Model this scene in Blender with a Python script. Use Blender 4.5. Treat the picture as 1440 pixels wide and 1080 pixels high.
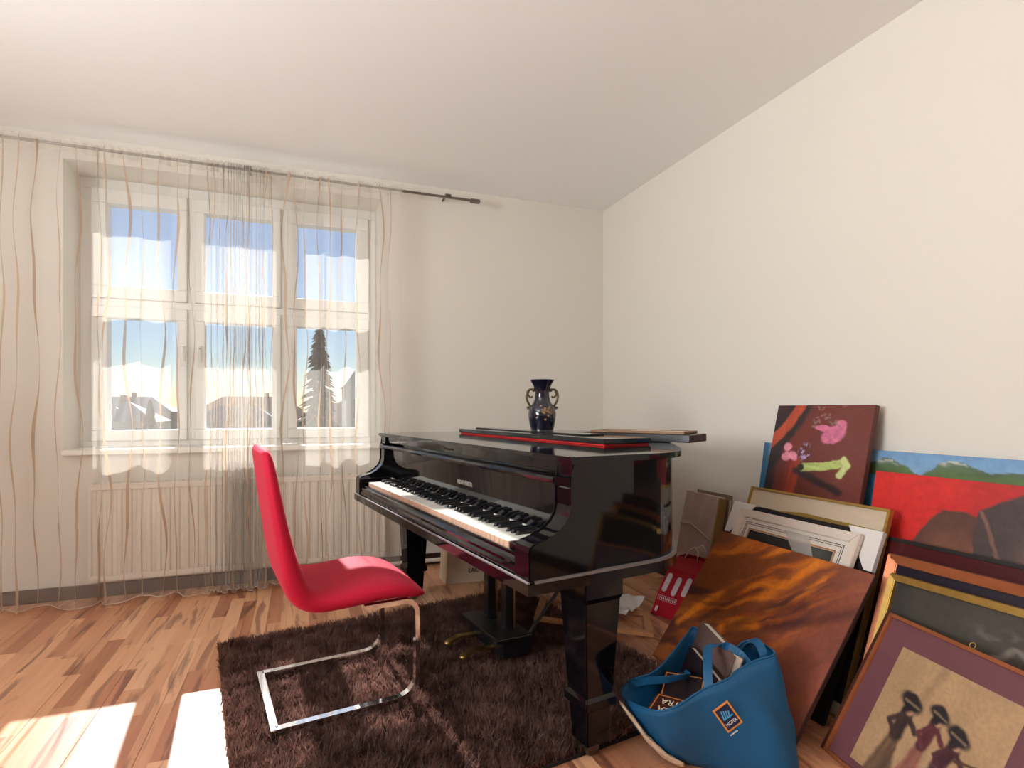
import bpy, bmesh, math, random
import numpy as np
from mathutils import Vector, Matrix
from mathutils.bvhtree import BVHTree

PI = math.pi
scn = bpy.context.scene
col = scn.collection
for o_ in list(bpy.data.objects):
    bpy.data.objects.remove(o_)

# ------------------------------------------------------------------ camera
cd = bpy.data.cameras.new('camera')
cd.sensor_width = 36.0
cd.lens = 785.0 / 1440.0 * 36.0
cd.shift_y = 36.0 / 1440.0
cd.clip_start = 0.02
cd.clip_end = 2000
cam = bpy.data.objects.new('camera', cd)
cam.location = (0, 0, 1.055)
cam.rotation_euler = (PI / 2, 0, -math.radians(20.6))
col.objects.link(cam)
scn.camera = cam

# ------------------------------------------------------------------ world, sun, area lights, exposure
SUN_DIR = Vector((0.10, -1.0, -0.60)).normalized()      # direction the sunlight travels
w = bpy.data.worlds.new('World'); scn.world = w; w.use_nodes = True
wn = w.node_tree.nodes; wl = w.node_tree.links
wn.clear()
wo = wn.new('ShaderNodeOutputWorld'); bg = wn.new('ShaderNodeBackground')
sky = wn.new('ShaderNodeTexSky'); sky.sky_type = 'NISHITA'; sky.sun_disc = False
sky.sun_elevation = math.radians(31); sky.sun_rotation = math.radians(-6)
sky.air_density = 1.0; sky.dust_density = 0.15; sky.ozone_density = 4.0
bg.inputs['Strength'].default_value = 0.07
wl.new(sky.outputs[0], bg.inputs[0]); wl.new(bg.outputs[0], wo.inputs[0])

sl = bpy.data.lights.new('sun', 'SUN'); sl.energy = 9.5; sl.angle = math.radians(0.6)
sl.color = (1.0, 0.985, 0.97)
so = bpy.data.objects.new('sun', sl); so.location = (-1, 12, 9)
so.rotation_euler = SUN_DIR.to_track_quat('-Z', 'Y').to_euler()
col.objects.link(so)

# added fill lamp outside an assumed second window, unseen, beside the camera
al = bpy.data.lights.new('added_side_fill', 'AREA'); al.shape = 'RECTANGLE'
al.size = 1.5; al.size_y = 1.45; al.energy = 155; al.color = (0.94, 0.98, 1.0)
ao = bpy.data.objects.new('added_side_fill', al)
ao.location = (-2.64, 0.55, 1.55)
ao.rotation_euler = (0, math.radians(-140), math.radians(-8))      # tilted up to brighten the ceiling
col.objects.link(ao)

vs = scn.view_settings
scn.display_settings.display_device = 'sRGB'
vs.view_transform = 'Standard'; vs.look = 'None'; vs.gamma = 1.0; vs.use_curve_mapping = False
vs.exposure = 0.46

# ------------------------------------------------------------------ materials
def srgb(r, g, b):
    f = lambda c: (c / 255 / 12.92) if c / 255 <= 0.04045 else ((c / 255 + 0.055) / 1.055) ** 2.4
    return (f(r), f(g), f(b), 1.0)

MATS = {}
def mat(name, colr=(0.8, 0.8, 0.8, 1), rough=0.5, metal=0.0, spec=0.5, coat=0.0, sheen=0.0,
        noise=None, bump=None, emis=None):
    """principled material; noise=(scale, amount) varies the colour, bump=(scale, strength)"""
    if name in MATS: return MATS[name]
    m = bpy.data.materials.new(name); m.use_nodes = True
    nt = m.node_tree; b = nt.nodes['Principled BSDF']
    b.inputs['Base Color'].default_value = colr
    b.inputs['Roughness'].default_value = rough
    b.inputs['Metallic'].default_value = metal
    b.inputs['Specular IOR Level'].default_value = spec
    b.inputs['Coat Weight'].default_value = coat
    b.inputs['Coat Roughness'].default_value = 0.03
    b.inputs['Sheen Weight'].default_value = sheen
    if noise or bump:
        tc = nt.nodes.new('ShaderNodeTexCoord')
    if noise:
        n = nt.nodes.new('ShaderNodeTexNoise'); n.inputs['Scale'].default_value = noise[0]
        n.inputs['Detail'].default_value = 5
        nt.links.new(tc.outputs['Object'], n.inputs['Vector'])
        mx = nt.nodes.new('ShaderNodeMix'); mx.data_type = 'RGBA'; mx.blend_type = 'MIX'
        a = noise[1]
        mx.inputs[6].default_value = tuple(c * (1 - a) for c in colr[:3]) + (1,)
        mx.inputs[7].default_value = tuple(min(1, c * (1 + a)) for c in colr[:3]) + (1,)
        nt.links.new(n.outputs['Fac'], mx.inputs[0]); nt.links.new(mx.outputs[2], b.inputs['Base Color'])
    if bump:
        n2 = nt.nodes.new('ShaderNodeTexNoise'); n2.inputs['Scale'].default_value = bump[0]
        n2.inputs['Detail'].default_value = 4
        nt.links.new(tc.outputs['Object'], n2.inputs['Vector'])
        bp = nt.nodes.new('ShaderNodeBump'); bp.inputs['Strength'].default_value = bump[1]
        bp.inputs['Distance'].default_value = 0.01
        nt.links.new(n2.outputs['Fac'], bp.inputs['Height']); nt.links.new(bp.outputs[0], b.inputs['Normal'])
    MATS[name] = m
    return m

def mat_attr(name, rough=0.55, coat=0.0, canvas=0.0):
    """picture surface: colours come from the painted 'Col' attribute, fine canvas weave as bump"""
    if name in MATS: return MATS[name]
    m = bpy.data.materials.new(name); m.use_nodes = True
    nt = m.node_tree; b = nt.nodes['Principled BSDF']
    at = nt.nodes.new('ShaderNodeAttribute'); at.attribute_name = 'Col'
    nt.links.new(at.outputs['Color'], b.inputs['Base Color'])
    b.inputs['Roughness'].default_value = rough; b.inputs['Coat Weight'].default_value = coat
    if canvas:
        tc = nt.nodes.new('ShaderNodeTexCoord'); n = nt.nodes.new('ShaderNodeTexNoise')
        n.inputs['Scale'].default_value = 160; nt.links.new(tc.outputs['Object'], n.inputs['Vector'])
        bp = nt.nodes.new('ShaderNodeBump'); bp.inputs['Strength'].default_value = canvas
        bp.inputs['Distance'].default_value = 0.004
        nt.links.new(n.outputs['Fac'], bp.inputs['Height']); nt.links.new(bp.outputs[0], b.inputs['Normal'])
    MATS[name] = m
    return m

def mat_sheer(name, c, opacity, trans=0.5):
    if name in MATS: return MATS[name]
    m = bpy.data.materials.new(name); m.use_nodes = True
    nt = m.node_tree; nt.nodes.clear()
    out = nt.nodes.new('ShaderNodeOutputMaterial')
    tp = nt.nodes.new('ShaderNodeBsdfTransparent')
    df = nt.nodes.new('ShaderNodeBsdfDiffuse'); df.inputs[0].default_value = c
    tl = nt.nodes.new('ShaderNodeBsdfTranslucent'); tl.inputs[0].default_value = c
    m1 = nt.nodes.new('ShaderNodeMixShader'); m1.inputs[0].default_value = trans
    m2 = nt.nodes.new('ShaderNodeMixShader')
    # weave: slightly varying openness
    tc = nt.nodes.new('ShaderNodeTexCoord'); n = nt.nodes.new('ShaderNodeTexNoise')
    n.inputs['Scale'].default_value = 9; nt.links.new(tc.outputs['Object'], n.inputs['Vector'])
    mr = nt.nodes.new('ShaderNodeMapRange'); mr.inputs[3].default_value = opacity * 0.96; mr.inputs[4].default_value = opacity * 1.04
    nt.links.new(n.outputs['Fac'], mr.inputs[0]); nt.links.new(mr.outputs[0], m2.inputs[0])
    nt.links.new(df.outputs[0], m1.inputs[1]); nt.links.new(tl.outputs[0], m1.inputs[2])
    nt.links.new(tp.outputs[0], m2.inputs[1]); nt.links.new(m1.outputs[0], m2.inputs[2])
    nt.links.new(m2.outputs[0], out.inputs[0])
    MATS[name] = m
    return m

def mat_glass(name, tint=(1, 1, 1, 1), gl=0.06, rough=0.0):
    if name in MATS: return MATS[name]
    m = bpy.data.materials.new(name); m.use_nodes = True
    nt = m.node_tree; nt.nodes.clear()
    out = nt.nodes.new('ShaderNodeOutputMaterial')
    tp = nt.nodes.new('ShaderNodeBsdfTransparent'); tp.inputs[0].default_value = tint
    g = nt.nodes.new('ShaderNodeBsdfGlossy'); g.inputs['Roughness'].default_value = rough
    lw = nt.nodes.new('ShaderNodeLayerWeight'); lw.inputs[0].default_value = 0.5
    pw = nt.nodes.new('ShaderNodeMath'); pw.operation = 'POWER'; pw.inputs[1].default_value = 4.0
    ma = nt.nodes.new('ShaderNodeMath'); ma.operation = 'MULTIPLY_ADD'; ma.inputs[1].default_value = 0.5; ma.inputs[2].default_value = 0.025
    mx = nt.nodes.new('ShaderNodeMixShader')
    nt.links.new(lw.outputs['Facing'], pw.inputs[0]); nt.links.new(pw.outputs[0], ma.inputs[0]); nt.links.new(ma.outputs[0], mx.inputs[0])
    nt.links.new(tp.outputs[0], mx.inputs[1]); nt.links.new(g.outputs[0], mx.inputs[2])
    nt.links.new(mx.outputs[0], out.inputs[0])
    MATS[name] = m
    return m

def mat_floor():
    """three-strip laminate: each board carries three strips cut into blocks of differing brown, with grain"""
    m = bpy.data.materials.new('laminate'); m.use_nodes = True
    nt = m.node_tree; N = nt.nodes.new; L = nt.links.new
    b = nt.nodes['Principled BSDF']
    tc = N('ShaderNodeTexCoord'); oi = N('ShaderNodeObjectInfo')
    geo = N('ShaderNodeNewGeometry')
    sep = N('ShaderNodeSeparateXYZ'); L(geo.outputs['Position'], sep.inputs[0])
    def math_(op, a, bb=None, c=None):
        n = N('ShaderNodeMath'); n.operation = op
        for i, v in enumerate((a, bb, c)):
            if v is None: continue
            if isinstance(v, (int, float)): n.inputs[i].default_value = v
            else: L(v, n.inputs[i])
        return n.outputs[0]
    sx = math_('FLOOR', math_('DIVIDE', math_('ADD', sep.outputs['X'], 10.0), 0.066))     # strip index
    wn1 = N('ShaderNodeTexWhiteNoise'); wn1.noise_dimensions = '1D'; L(sx, wn1.inputs['W'])
    yy = math_('ADD', math_('DIVIDE', sep.outputs['Y'], 0.62), math_('MULTIPLY', wn1.outputs['Value'], 7.0))
    by = math_('FLOOR', yy)
    comb = N('ShaderNodeCombineXYZ'); L(sx, comb.inputs[0]); L(by, comb.inputs[1])
    wn2 = N('ShaderNodeTexWhiteNoise'); wn2.noise_dimensions = '3D'; L(comb.outputs[0], wn2.inputs['Vector'])
    # grain stretched along Y, offset per block
    mp = N('ShaderNodeMapping'); mp.inputs['Scale'].default_value = (22, 1.6, 1)
    va = N('ShaderNodeVectorMath'); va.operation = 'ADD'
    sc_ = N('ShaderNodeVectorMath'); sc_.operation = 'SCALE'; sc_.inputs[3].default_value = 13.0
    L(wn2.outputs['Color'], sc_.inputs[0]); L(geo.outputs['Position'], va.inputs[0]); L(sc_.outputs[0], va.inputs[1])
    L(va.outputs[0], mp.inputs['Vector'])
    ng = N('ShaderNodeTexNoise'); ng.inputs['Scale'].default_value = 1.0; ng.inputs['Detail'].default_value = 7
    ng.inputs['Distortion'].default_value = 1.2
    L(mp.outputs[0], ng.inputs['Vector'])
    mp2 = N('ShaderNodeMapping'); mp2.inputs['Scale'].default_value = (9, 1.2, 1); L(va.outputs[0], mp2.inputs['Vector'])
    nd = N('ShaderNodeTexNoise'); nd.inputs['Scale'].default_value = 1.0; nd.inputs['Detail'].default_value = 4
    nd.inputs['Distortion'].default_value = 2.0; L(mp2.outputs[0], nd.inputs['Vector'])
    rp = N('ShaderNodeValToRGB'); e = rp.color_ramp.elements
    e[0].position = 0.0; e[0].color = srgb(140, 86, 60); e[1].position = 1.0; e[1].color = srgb(238, 190, 150)
    k = rp.color_ramp.elements.new(0.35); k.color = srgb(190, 128, 94)
    k = rp.color_ramp.elements.new(0.7); k.color = srgb(220, 164, 124)
    fac = math_('ADD', math_('MULTIPLY', wn2.outputs['Value'], 0.62), math_('MULTIPLY', ng.outputs['Fac'], 0.4))
    L(fac, rp.inputs[0])
    dk = N('ShaderNodeValToRGB'); e = dk.color_ramp.elements
    e[0].position = 0.36; e[0].color = (0.42, 0.36, 0.36, 1); e[1].position = 0.46; e[1].color = (1, 1, 1, 1)
    L(nd.outputs['Fac'], dk.inputs[0])
    mx = N('ShaderNodeMix'); mx.data_type = 'RGBA'; mx.blend_type = 'MULTIPLY'; mx.inputs[0].default_value = 0.85
    L(rp.outputs[0], mx.inputs[6]); L(dk.outputs[0], mx.inputs[7])
    L(mx.outputs[2], b.inputs['Base Color'])
    b.inputs['Roughness'].default_value = 0.33
    b.inputs['Specular IOR Level'].default_value = 0.45
    bp = N('ShaderNodeBump'); bp.inputs['Strength'].default_value = 0.06; bp.inputs['Distance'].default_value = 0.002
    L(ng.outputs['Fac'], bp.inputs['Height']); L(bp.outputs[0], b.inputs['Normal'])
    return m

M_wall = mat('wall_paint', srgb(226, 219, 208), 0.85, spec=0.2, noise=(3, 0.012), bump=(60, 0.03))
M_ceil = mat('ceiling_paint', srgb(250, 249, 247), 0.8, spec=0.2, bump=(40, 0.03))
M_white = mat('window_white', srgb(236, 236, 232), 0.35)
M_reveal = mat('reveal_white', srgb(240, 236, 226), 0.7)
M_rad = mat('radiator_white', srgb(232, 222, 208), 0.35)
M_dkgrille = mat('bracket_beige', srgb(150, 140, 126), 0.6)  # plain mid beige for the radiator's wall brackets
M_base = mat('baseboard_brown', srgb(62, 34, 30), 0.4, noise=(14, 0.2))
M_floor = mat_floor()
M_slab = mat('subfloor', srgb(50, 34, 26), 0.8)
M_glass = mat_glass('window_glass')
M_sheer = mat_sheer('sheer_voile', srgb(246, 240, 230), 0.238, 0.5)
M_rib = mat_sheer('embroidered_ribbon', srgb(206, 178, 150), 0.72, 0.45)
M_hem = mat_sheer('hem_thread', srgb(236, 226, 214), 0.75, 0.4)
M_metal = mat('brushed_metal', srgb(120, 112, 106), 0.35, 0.9)
M_chrome = mat('chrome', (0.85, 0.86, 0.88, 1), 0.06, 1.0)
M_black = mat('black_lacquer', (0.004, 0.0035, 0.005, 1), 0.06, spec=0.36, coat=0.0, noise=(5, 0.25))
M_black2 = mat('black_satin', (0.010, 0.009, 0.011, 1), 0.28, spec=0.5)
M_ivory = mat('ivory_keys', srgb(238, 236, 226), 0.22)
M_keyfront = mat('key_front_wood', srgb(214, 176, 150), 0.5)
M_ebony = mat('ebony_keys', (0.008, 0.008, 0.009, 1), 0.3)
M_brass = mat('brass', srgb(190, 158, 96), 0.3, 1.0)
M_silver = mat('silver_letters', srgb(205, 200, 190), 0.4, 0.6)
M_felt = mat('lit_felt', srgb(190, 184, 176), 0.9)

# ------------------------------------------------------------------ mesh helpers
def link(o, parent=None, kind=None, label=None, cat=None, group=None):
    if o.name not in col.objects: col.objects.link(o)
    if parent is not None: o.parent = parent
    if kind: o['kind'] = kind
    if label: o['label'] = label
    if cat: o['category'] = cat
    if group: o['group'] = group
    return o

def empty(name, loc=(0, 0, 0), rotz=0.0, label=None, cat=None, group=None, kind=None):
    o = bpy.data.objects.new(name, None); o.empty_display_size = 0.1
    o.location = loc; o.rotation_euler = (0, 0, rotz)
    return link(o, None, kind, label, cat, group)

def obj(name, bm, m, parent=None, smooth=False, **kw):
    me = bpy.data.meshes.new(name)
    bmesh.ops.recalc_face_normals(bm, faces=bm.faces[:])
    bm.to_mesh(me); bm.free()
    for mm in (m if isinstance(m, (list, tuple)) else [m]): me.materials.append(mm)
    if smooth:
        for p in me.polygons: p.use_smooth = True
    o = bpy.data.objects.new(name, me)
    return link(o, parent, **kw)

def pydata(name, v, f, m, parent=None, smooth=False, **kw):
    me = bpy.data.meshes.new(name); me.from_pydata([tuple(x) for x in v], [], f); me.update()
    for mm in (m if isinstance(m, (list, tuple)) else [m]): me.materials.append(mm)
    if smooth:
        for p in me.polygons: p.use_smooth = True
    o = bpy.data.objects.new(name, me)
    return link(o, parent, **kw)

def box(bm, x0, x1, y0, y1, z0, z1, bev=0.0, seg=2, mi=0):
    r = bmesh.ops.create_cube(bm, size=1.0)
    vs_ = r['verts']
    for v in vs_:
        v.co = Vector((x0 + (v.co.x + .5) * (x1 - x0), y0 + (v.co.y + .5) * (y1 - y0), z0 + (v.co.z + .5) * (z1 - z0)))
    fs = list({f for v in vs_ for f in v.link_faces})
    for f in fs: f.material_index = mi
    if bev > 0:
        es = list({e for v in vs_ for e in v.link_edges})
        bmesh.ops.bevel(bm, geom=es, offset=bev, segments=seg, affect='EDGES', profile=0.5)
    return bm

def bx(*a, **k):
    bm = bmesh.new(); return box(bm, *a, **k)

def prism(bm, pts, z0, z1, axis='z'):
    """extrude a closed 2-D outline; axis z: (x,y) up z; axis y: (x,z) along y; axis x: (y,z) along x"""
    def P(p, h):
        return (p[0], p[1], h) if axis == 'z' else ((p[0], h, p[1]) if axis == 'y' else (h, p[0], p[1]))
    a = [bm.verts.new(P(p, z0)) for p in pts]; b = [bm.verts.new(P(p, z1)) for p in pts]
    n = len(pts)
    bm.faces.new(a[::-1]); bm.faces.new(b)
    for i in range(n): bm.faces.new((a[i], a[(i + 1) % n], b[(i + 1) % n], b[i]))
    return bm

def tube(bm, pts, r, n=8, closed=False, taper=None):
    """round tube swept along points"""
    pts = [Vector(p) for p in pts]; rings = []
    up = Vector((0, 0, 1)); m = len(pts)
    prev = None
    for i, p in enumerate(pts):
        if closed: d = pts[(i + 1) % m] - pts[i - 1]
        else: d = pts[min(i + 1, m - 1)] - pts[max(i - 1, 0)]
        d.normalize()
        if prev is None:
            s = d.cross(up)
            if s.length < 1e-4: s = d.cross(Vector((1, 0, 0)))
        else:
            s = prev - d * prev.dot(d)
            if s.length < 1e-5: s = d.cross(up)
        s.normalize(); prev = s; t = s.cross(d)
        rr = r if taper is None else r * taper[i]
        rings.append([bm.verts.new(p + (s * math.cos(2 * PI * j / n) + t * math.sin(2 * PI * j / n)) * rr) for j in range(n)])
    for i in range(m if closed else m - 1):
        A, B = rings[i], rings[(i + 1) % m]
        for j in range(n): bm.faces.new((A[j], A[(j + 1) % n], B[(j + 1) % n], B[j]))
    if not closed:
        bm.faces.new(rings[0][::-1]); bm.faces.new(rings[-1])
    return bm

def bar(bm, pts, wdt, thk, nrm_hint):
    """flat rectangular bar swept along points; wdt is measured along nrm_hint"""
    pts = [Vector(p) for p in pts]; m = len(pts); nh = Vector(nrm_hint).normalized(); rings = []
    for i, p in enumerate(pts):
        d = (pts[min(i + 1, m - 1)] - pts[max(i - 1, 0)]).normalized()
        a = (nh - d * nh.dot(d)).normalized(); c = d.cross(a)
        rings.append([bm.verts.new(p + a * (wdt / 2) * sa + c * (thk / 2) * sc) for sa, sc in ((-1, -1), (1, -1), (1, 1), (-1, 1))])
    for A, B in zip(rings, rings[1:]):
        for j in range(4): bm.faces.new((A[j], A[(j + 1) % 4], B[(j + 1) % 4], B[j]))
    bm.faces.new(rings[0][::-1]); bm.faces.new(rings[-1])
    return bm

def lathe(bm, prof, n=40, cx=0, cy=0):
    rings = []
    for r, z in prof:
        rings.append([bm.verts.new((cx + r * math.cos(2 * PI * j / n), cy + r * math.sin(2 * PI * j / n), z)) for j in range(n)])
    for A, B in zip(rings, rings[1:]):
        for j in range(n): bm.faces.new((A[j], A[(j + 1) % n], B[(j + 1) % n], B[j]))
    bm.faces.new(rings[0][::-1]); bm.faces.new(rings[-1])
    return bm

def catmull(P, n=8, closed=False):
    P = [np.array(p, float) for p in P]; out = []; m = len(P)
    for i in range(m if closed else m - 1):
        if closed: p0, p1, p2, p3 = P[i - 1], P[i], P[(i + 1) % m], P[(i + 2) % m]
        else: p0, p1, p2, p3 = P[max(i - 1, 0)], P[i], P[i + 1], P[min(i + 2, m - 1)]
        for j in range(n):
            t = j / n
            out.append(.5 * ((2 * p1) + (-p0 + p2) * t + (2 * p0 - 5 * p1 + 4 * p2 - p3) * t * t + (-p0 + 3 * p1 - 3 * p2 + p3) * t ** 3))
    if not closed: out.append(P[-1])
    return out

def text_mesh(name, s, size, m, parent, mtx, sx=1.0, depth=0.0008, font_shear=0.0):
    cu = bpy.data.curves.new(name, 'FONT'); cu.body = s; cu.size = size; cu.align_x = 'CENTER'; cu.align_y = 'CENTER'
    cu.extrude = depth; cu.shear = font_shear; cu.resolution_u = 3
    t = bpy.data.objects.new(name + '_tmp', cu); col.objects.link(t)
    dg = bpy.context.evaluated_depsgraph_get(); dg.update()
    me = bpy.data.meshes.new_from_object(t.evaluated_get(dg)); me.name = name
    bpy.data.objects.remove(t); bpy.data.curves.remove(cu)
    me.materials.clear(); me.materials.append(m)
    o = bpy.data.objects.new(name, me); link(o, parent)
    o.matrix_local = mtx @ Matrix.Diagonal((sx, 1, 1, 1))
    return o

def frame_mtx(origin, xdir, ydir):
    """matrix whose local x runs along xdir, y along ydir, z = their cross product"""
    x = Vector(xdir).normalized(); y = Vector(ydir); y = (y - x * y.dot(x)).normalized(); z = x.cross(y)
    return Matrix(((x.x, y.x, z.x, origin[0]), (x.y, y.y, z.y, origin[1]), (x.z, y.z, z.z, origin[2]), (0, 0, 0, 1)))

def curved_mod(o, lv=2):
    md = o.modifiers.new('sub', 'SUBSURF'); md.levels = lv; md.render_levels = lv
    return o

# ================================================================== ROOM SHELL
XL, XR, YB, YW, ZC = -2.45, 2.165, -4.3, 3.77, 2.58        # left, right, back, window wall, ceiling
NX0, NX1, NZ0, NZ1, YG = -1.24, 0.485, 0.83, 2.45, 4.07      # window niche and glass plane
YO = 4.16                                                      # outer face of the window wall

flo = obj('floor', bx(XL - .1, XR + .1, YB - .1, YO, -0.14, -0.012), M_slab, kind='structure')
# laminate boards: each board is its own piece, sharing two meshes (full and cut)
BW, BL = 0.198, 1.29
def board_mesh(name, length):
    bm = bx(-BW / 2 + .0004, BW / 2 - .0004, 0.0006, length - .0006, -0.0119, 0.0, bev=0.0008, seg=1)
    me = bpy.data.meshes.new(name); bm.to_mesh(me); bm.free(); me.materials.append(M_floor); return me
bcache = {}
random.seed(4)
nrow = int((XR - XL) / BW) + 1
for i in range(nrow):
    xc = XL + BW * (i + .5)
    if xc - BW / 2 >= XR: break
    y = YB - random.choice((0.15, 0.45, 0.75, 1.05))
    while y < YW:
        y0, y1 = max(y, YB), min(y + BL, YW)
        if y1 - y0 > 0.02:
            key = round(y1 - y0, 2)
            if key not in bcache: bcache[key] = board_mesh('floor_board', y1 - y0)
            b_ = bpy.data.objects.new('floor_board', bcache[key]); b_.location = (xc, y0, 0)
            link(b_, flo)
        y += BL
obj('ceiling', bx(XL - .1, XR + .1, YB - .1, YO, ZC, ZC + .12), M_ceil, kind='structure')
obj('wall_right', bx(XR, XR + .1, YB - .1, YO, -.012, ZC), M_wall, kind='structure')
obj('wall_back', bx(XL - .1, XR + .1, YB - .1, YB, -.012, ZC), M_wall, kind='structure')
bm = bmesh.new()                                               # left wall, with an opening added for the fill lamp
box(bm, XL - .12, XL, YB, -.05, -.012, ZC); box(bm, XL - .12, XL, 1.45, YO, -.012, ZC)
box(bm, XL - .12, XL, -.05, 1.45, -.012, .92); box(bm, XL - .12, XL, -.05, 1.45, 2.38, ZC)
obj('wall_left', bm, M_wall, kind='structure')
bm = bmesh.new()
box(bm, XL, NX0, YW, YO, -.012, ZC); box(bm, NX1, XR, YW, YO, -.012, ZC)
box(bm, NX0, NX1, YW, YO, -.012, NZ0 - .03); box(bm, NX0, NX1, YW, YO, NZ1, ZC)
obj('wall_window', bm, M_wall, kind='structure')
# baseboards
obj('baseboard_window', bx(XL, XR, YW - .016, YW, 0, .075, bev=.004), M_base, kind='structure')
obj('baseboard_right', bx(XR - .016, XR, YB, YW - .016, 0, .075, bev=.004), M_base, kind='structure')
obj('baseboard_left', bx(XL, XL + .016, YB, YW - .016, 0, .075, bev=.004), M_base, kind='structure')

# ---- side window added in the left wall, out of view, around the fill lamp
w2 = empty('added_side_window', (XL - .06, 0.7, .92), kind='structure')
bm = bmesh.new()
box(bm, -.03, .03, -.75, .75, 0, .06); box(bm, -.03, .03, -.75, .75, 1.40, 1.46)
box(bm, -.03, .03, -.75, -.69, 0, 1.46); box(bm, -.03, .03, .69, .75, 0, 1.46); box(bm, -.03, .03, -.04, .04, 0, 1.46)
obj('window_frame', bm, M_white, w2)

# ---- the triple window in the niche
w1 = empty('window_1', ((NX0 + NX1) / 2, YG, NZ0), kind='structure')
ox_, oz_ = (NX0 + NX1) / 2, NZ0
def wb(x0, x1, y0, y1, z0, z1, bev=.004):
    return bx(x0 - ox_, x1 - ox_, y0 - YG, y1 - YG, z0 - oz_, z1 - oz_, bev=bev)
bm = bmesh.new()
for a in ((NX0, NX1, NZ0, .865), (NX0, NX1, 2.385, NZ1), (NX0, NX0 + .06, .865, 2.385), (NX1 - .055, NX1, .865, 2.385)):
    box(bm, a[0] - ox_, a[1] - ox_, -.05, .06, a[2] - oz_, a[3] - oz_, bev=.004)
obj('window_frame', bm, M_white, w1)
for xm in (-.655, -.111):
    obj('mullion', wb(xm - .022, xm + .022, YG - .05, YG + .06, .865, 2.385), M_white, w1)
obj('transom', wb(NX0 + .06, NX1 - .055, YG - .055, YG + .055, 1.682, 1.728), M_white, w1)
panes = [(-1.098, -.729), (-.581, -.186), (-.034, .350)]
cells = [(NX0 + .06, -.677), (-.633, -.133), (-.089, NX1 - .055)]
for ci, ((p0, p1), (c0, c1)) in enumerate(zip(panes, cells)):
    for (z0, z1, g0, g1) in ((.866, 1.681, .93, 1.61), (1.729, 2.384, 1.80, 2.30)):
        bm = bmesh.new()
        for a in ((c0, c1, z0, g0), (c0, c1, g1, z1), (c0, p0, g0, g1), (p1, c1, g0, g1)):
            box(bm, a[0] - ox_, a[1] - ox_, -.075, .02, a[2] - oz_, a[3] - oz_, bev=.005)
        sash = obj('sash', bm, M_white, w1)
        obj('glass_pane', bx(p0 - ox_, p1 - ox_, -.004, .0, g0 - oz_, g1 - oz_), M_glass, sash)
        if z0 < 1:
            hx = {0: -.695, 1: -.612, 2: -.062}[ci]
            bm = bmesh.new()
            box(bm, hx - .014 - ox_, hx + .014 - ox_, -.088, -.074, 1.36 - oz_, 1.46 - oz_, bev=.005)
            tube(bm, [(hx - ox_, -.085, 1.44 - oz_), (hx - ox_, -.118, 1.44 - oz_), (hx - ox_, -.122, 1.42 - oz_), (hx - ox_, -.118, 1.32 - oz_)], .009, 8)
            obj('handle', bm, M_white, sash, smooth=True)
bm = bmesh.new()
box(bm, NX0 - ox_, NX1 - ox_, YW - .035 - YG, -.05, -.03, 0.0, bev=.006)
obj('window_sill', bm, M_reveal, w1)

# ---- radiator under the window
rd = empty('radiator', (-.26, 3.70, 0.105), label='white panel radiator with vertical ribs below the window', cat='radiator')
RX0, RX1, RZ0, RZ1, RYF, RYB = -1.09, 0.50, .105, .645, 3.665, 3.735
px, pz = -.26, .105
bm = bmesh.new()
vs_, n = [], 0
nr = 34
P = []
for i in range(nr):
    xa = RX0 + (RX1 - RX0) * i / nr; st = (RX1 - RX0) / nr
    for fx, dy in ((0, 0), (.18, 0), (.32, .009), (.68, .009), (.82, 0)):
        P.append((xa + st * fx - px, RYF + dy - 3.70))
P.append((RX1 - px, RYF - 3.70))
P += [(RX1 - px, RYB - .03 - 3.70), (RX0 - px, RYB - .03 - 3.70)]
prism(bm, P, RZ0 + .035 - pz, RZ1 - .035 - pz)
box(bm, RX0 - px, RX1 - px, RYF - 3.70, RYB - .03 - 3.70, RZ0 - pz, RZ0 + .035 - pz, bev=.006)
box(bm, RX0 - px, RX1 - px, RYF - 3.70, RYB - .03 - 3.70, RZ1 - .035 - pz, RZ1 - .012 - pz, bev=.004)
obj('front_panel', bm, M_rad, rd)
obj('back_panel', bx(RX0 + .01 - px, RX1 - .01 - px, RYB - .02 - 3.70, RYB - 3.70, RZ0 - pz, RZ1 - .02 - pz), M_rad, rd)
bm = bmesh.new()
ng = 70
for i in range(ng):
    xa = RX0 + (RX1 - RX0) * (i + .25) / ng
    box(bm, xa - px, xa + (RX1 - RX0) / ng * .5 - px, RYF + .008 - 3.70, RYB - 3.70, RZ1 - .008 - pz, RZ1 - pz)
box(bm, RX0 - px, RX1 - px, RYF - 3.70, RYF + .01 - 3.70, RZ1 - .014 - pz, RZ1 - pz)
box(bm, RX0 - px, RX1 - px, RYB - .012 - 3.70, RYB - 3.70, RZ1 - .014 - pz, RZ1 - pz)
obj('top_grille', bm, M_rad, rd)
for xs in (RX0, RX1):
    obj('side_cover', bx(xs - .005 - px, xs + .005 - px, RYF + .003 - 3.70, RYB - 3.70, RZ0 - pz, RZ1 - .004 - pz, bev=.003), M_rad, rd)
for xs in (-.8, .2):
    obj('wall_bracket', bx(xs - .015 - px, xs + .015 - px, RYB - 3.70, YW - .001 - 3.70, RZ0 + .05 - pz, RZ1 - .08 - pz), M_dkgrille, rd)
bm = bmesh.new()
tube(bm, [(.46 - px, 3.70 - 3.70, 0.0), (.46 - px, 0, -.06), (.49 - px, .02, -.067), (1.0 - px, .022, -.067), (2.14 - px, .022, -.067)], .014, 10)
obj('heating_pipe', bm, M_rad, rd, smooth=True)

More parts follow.
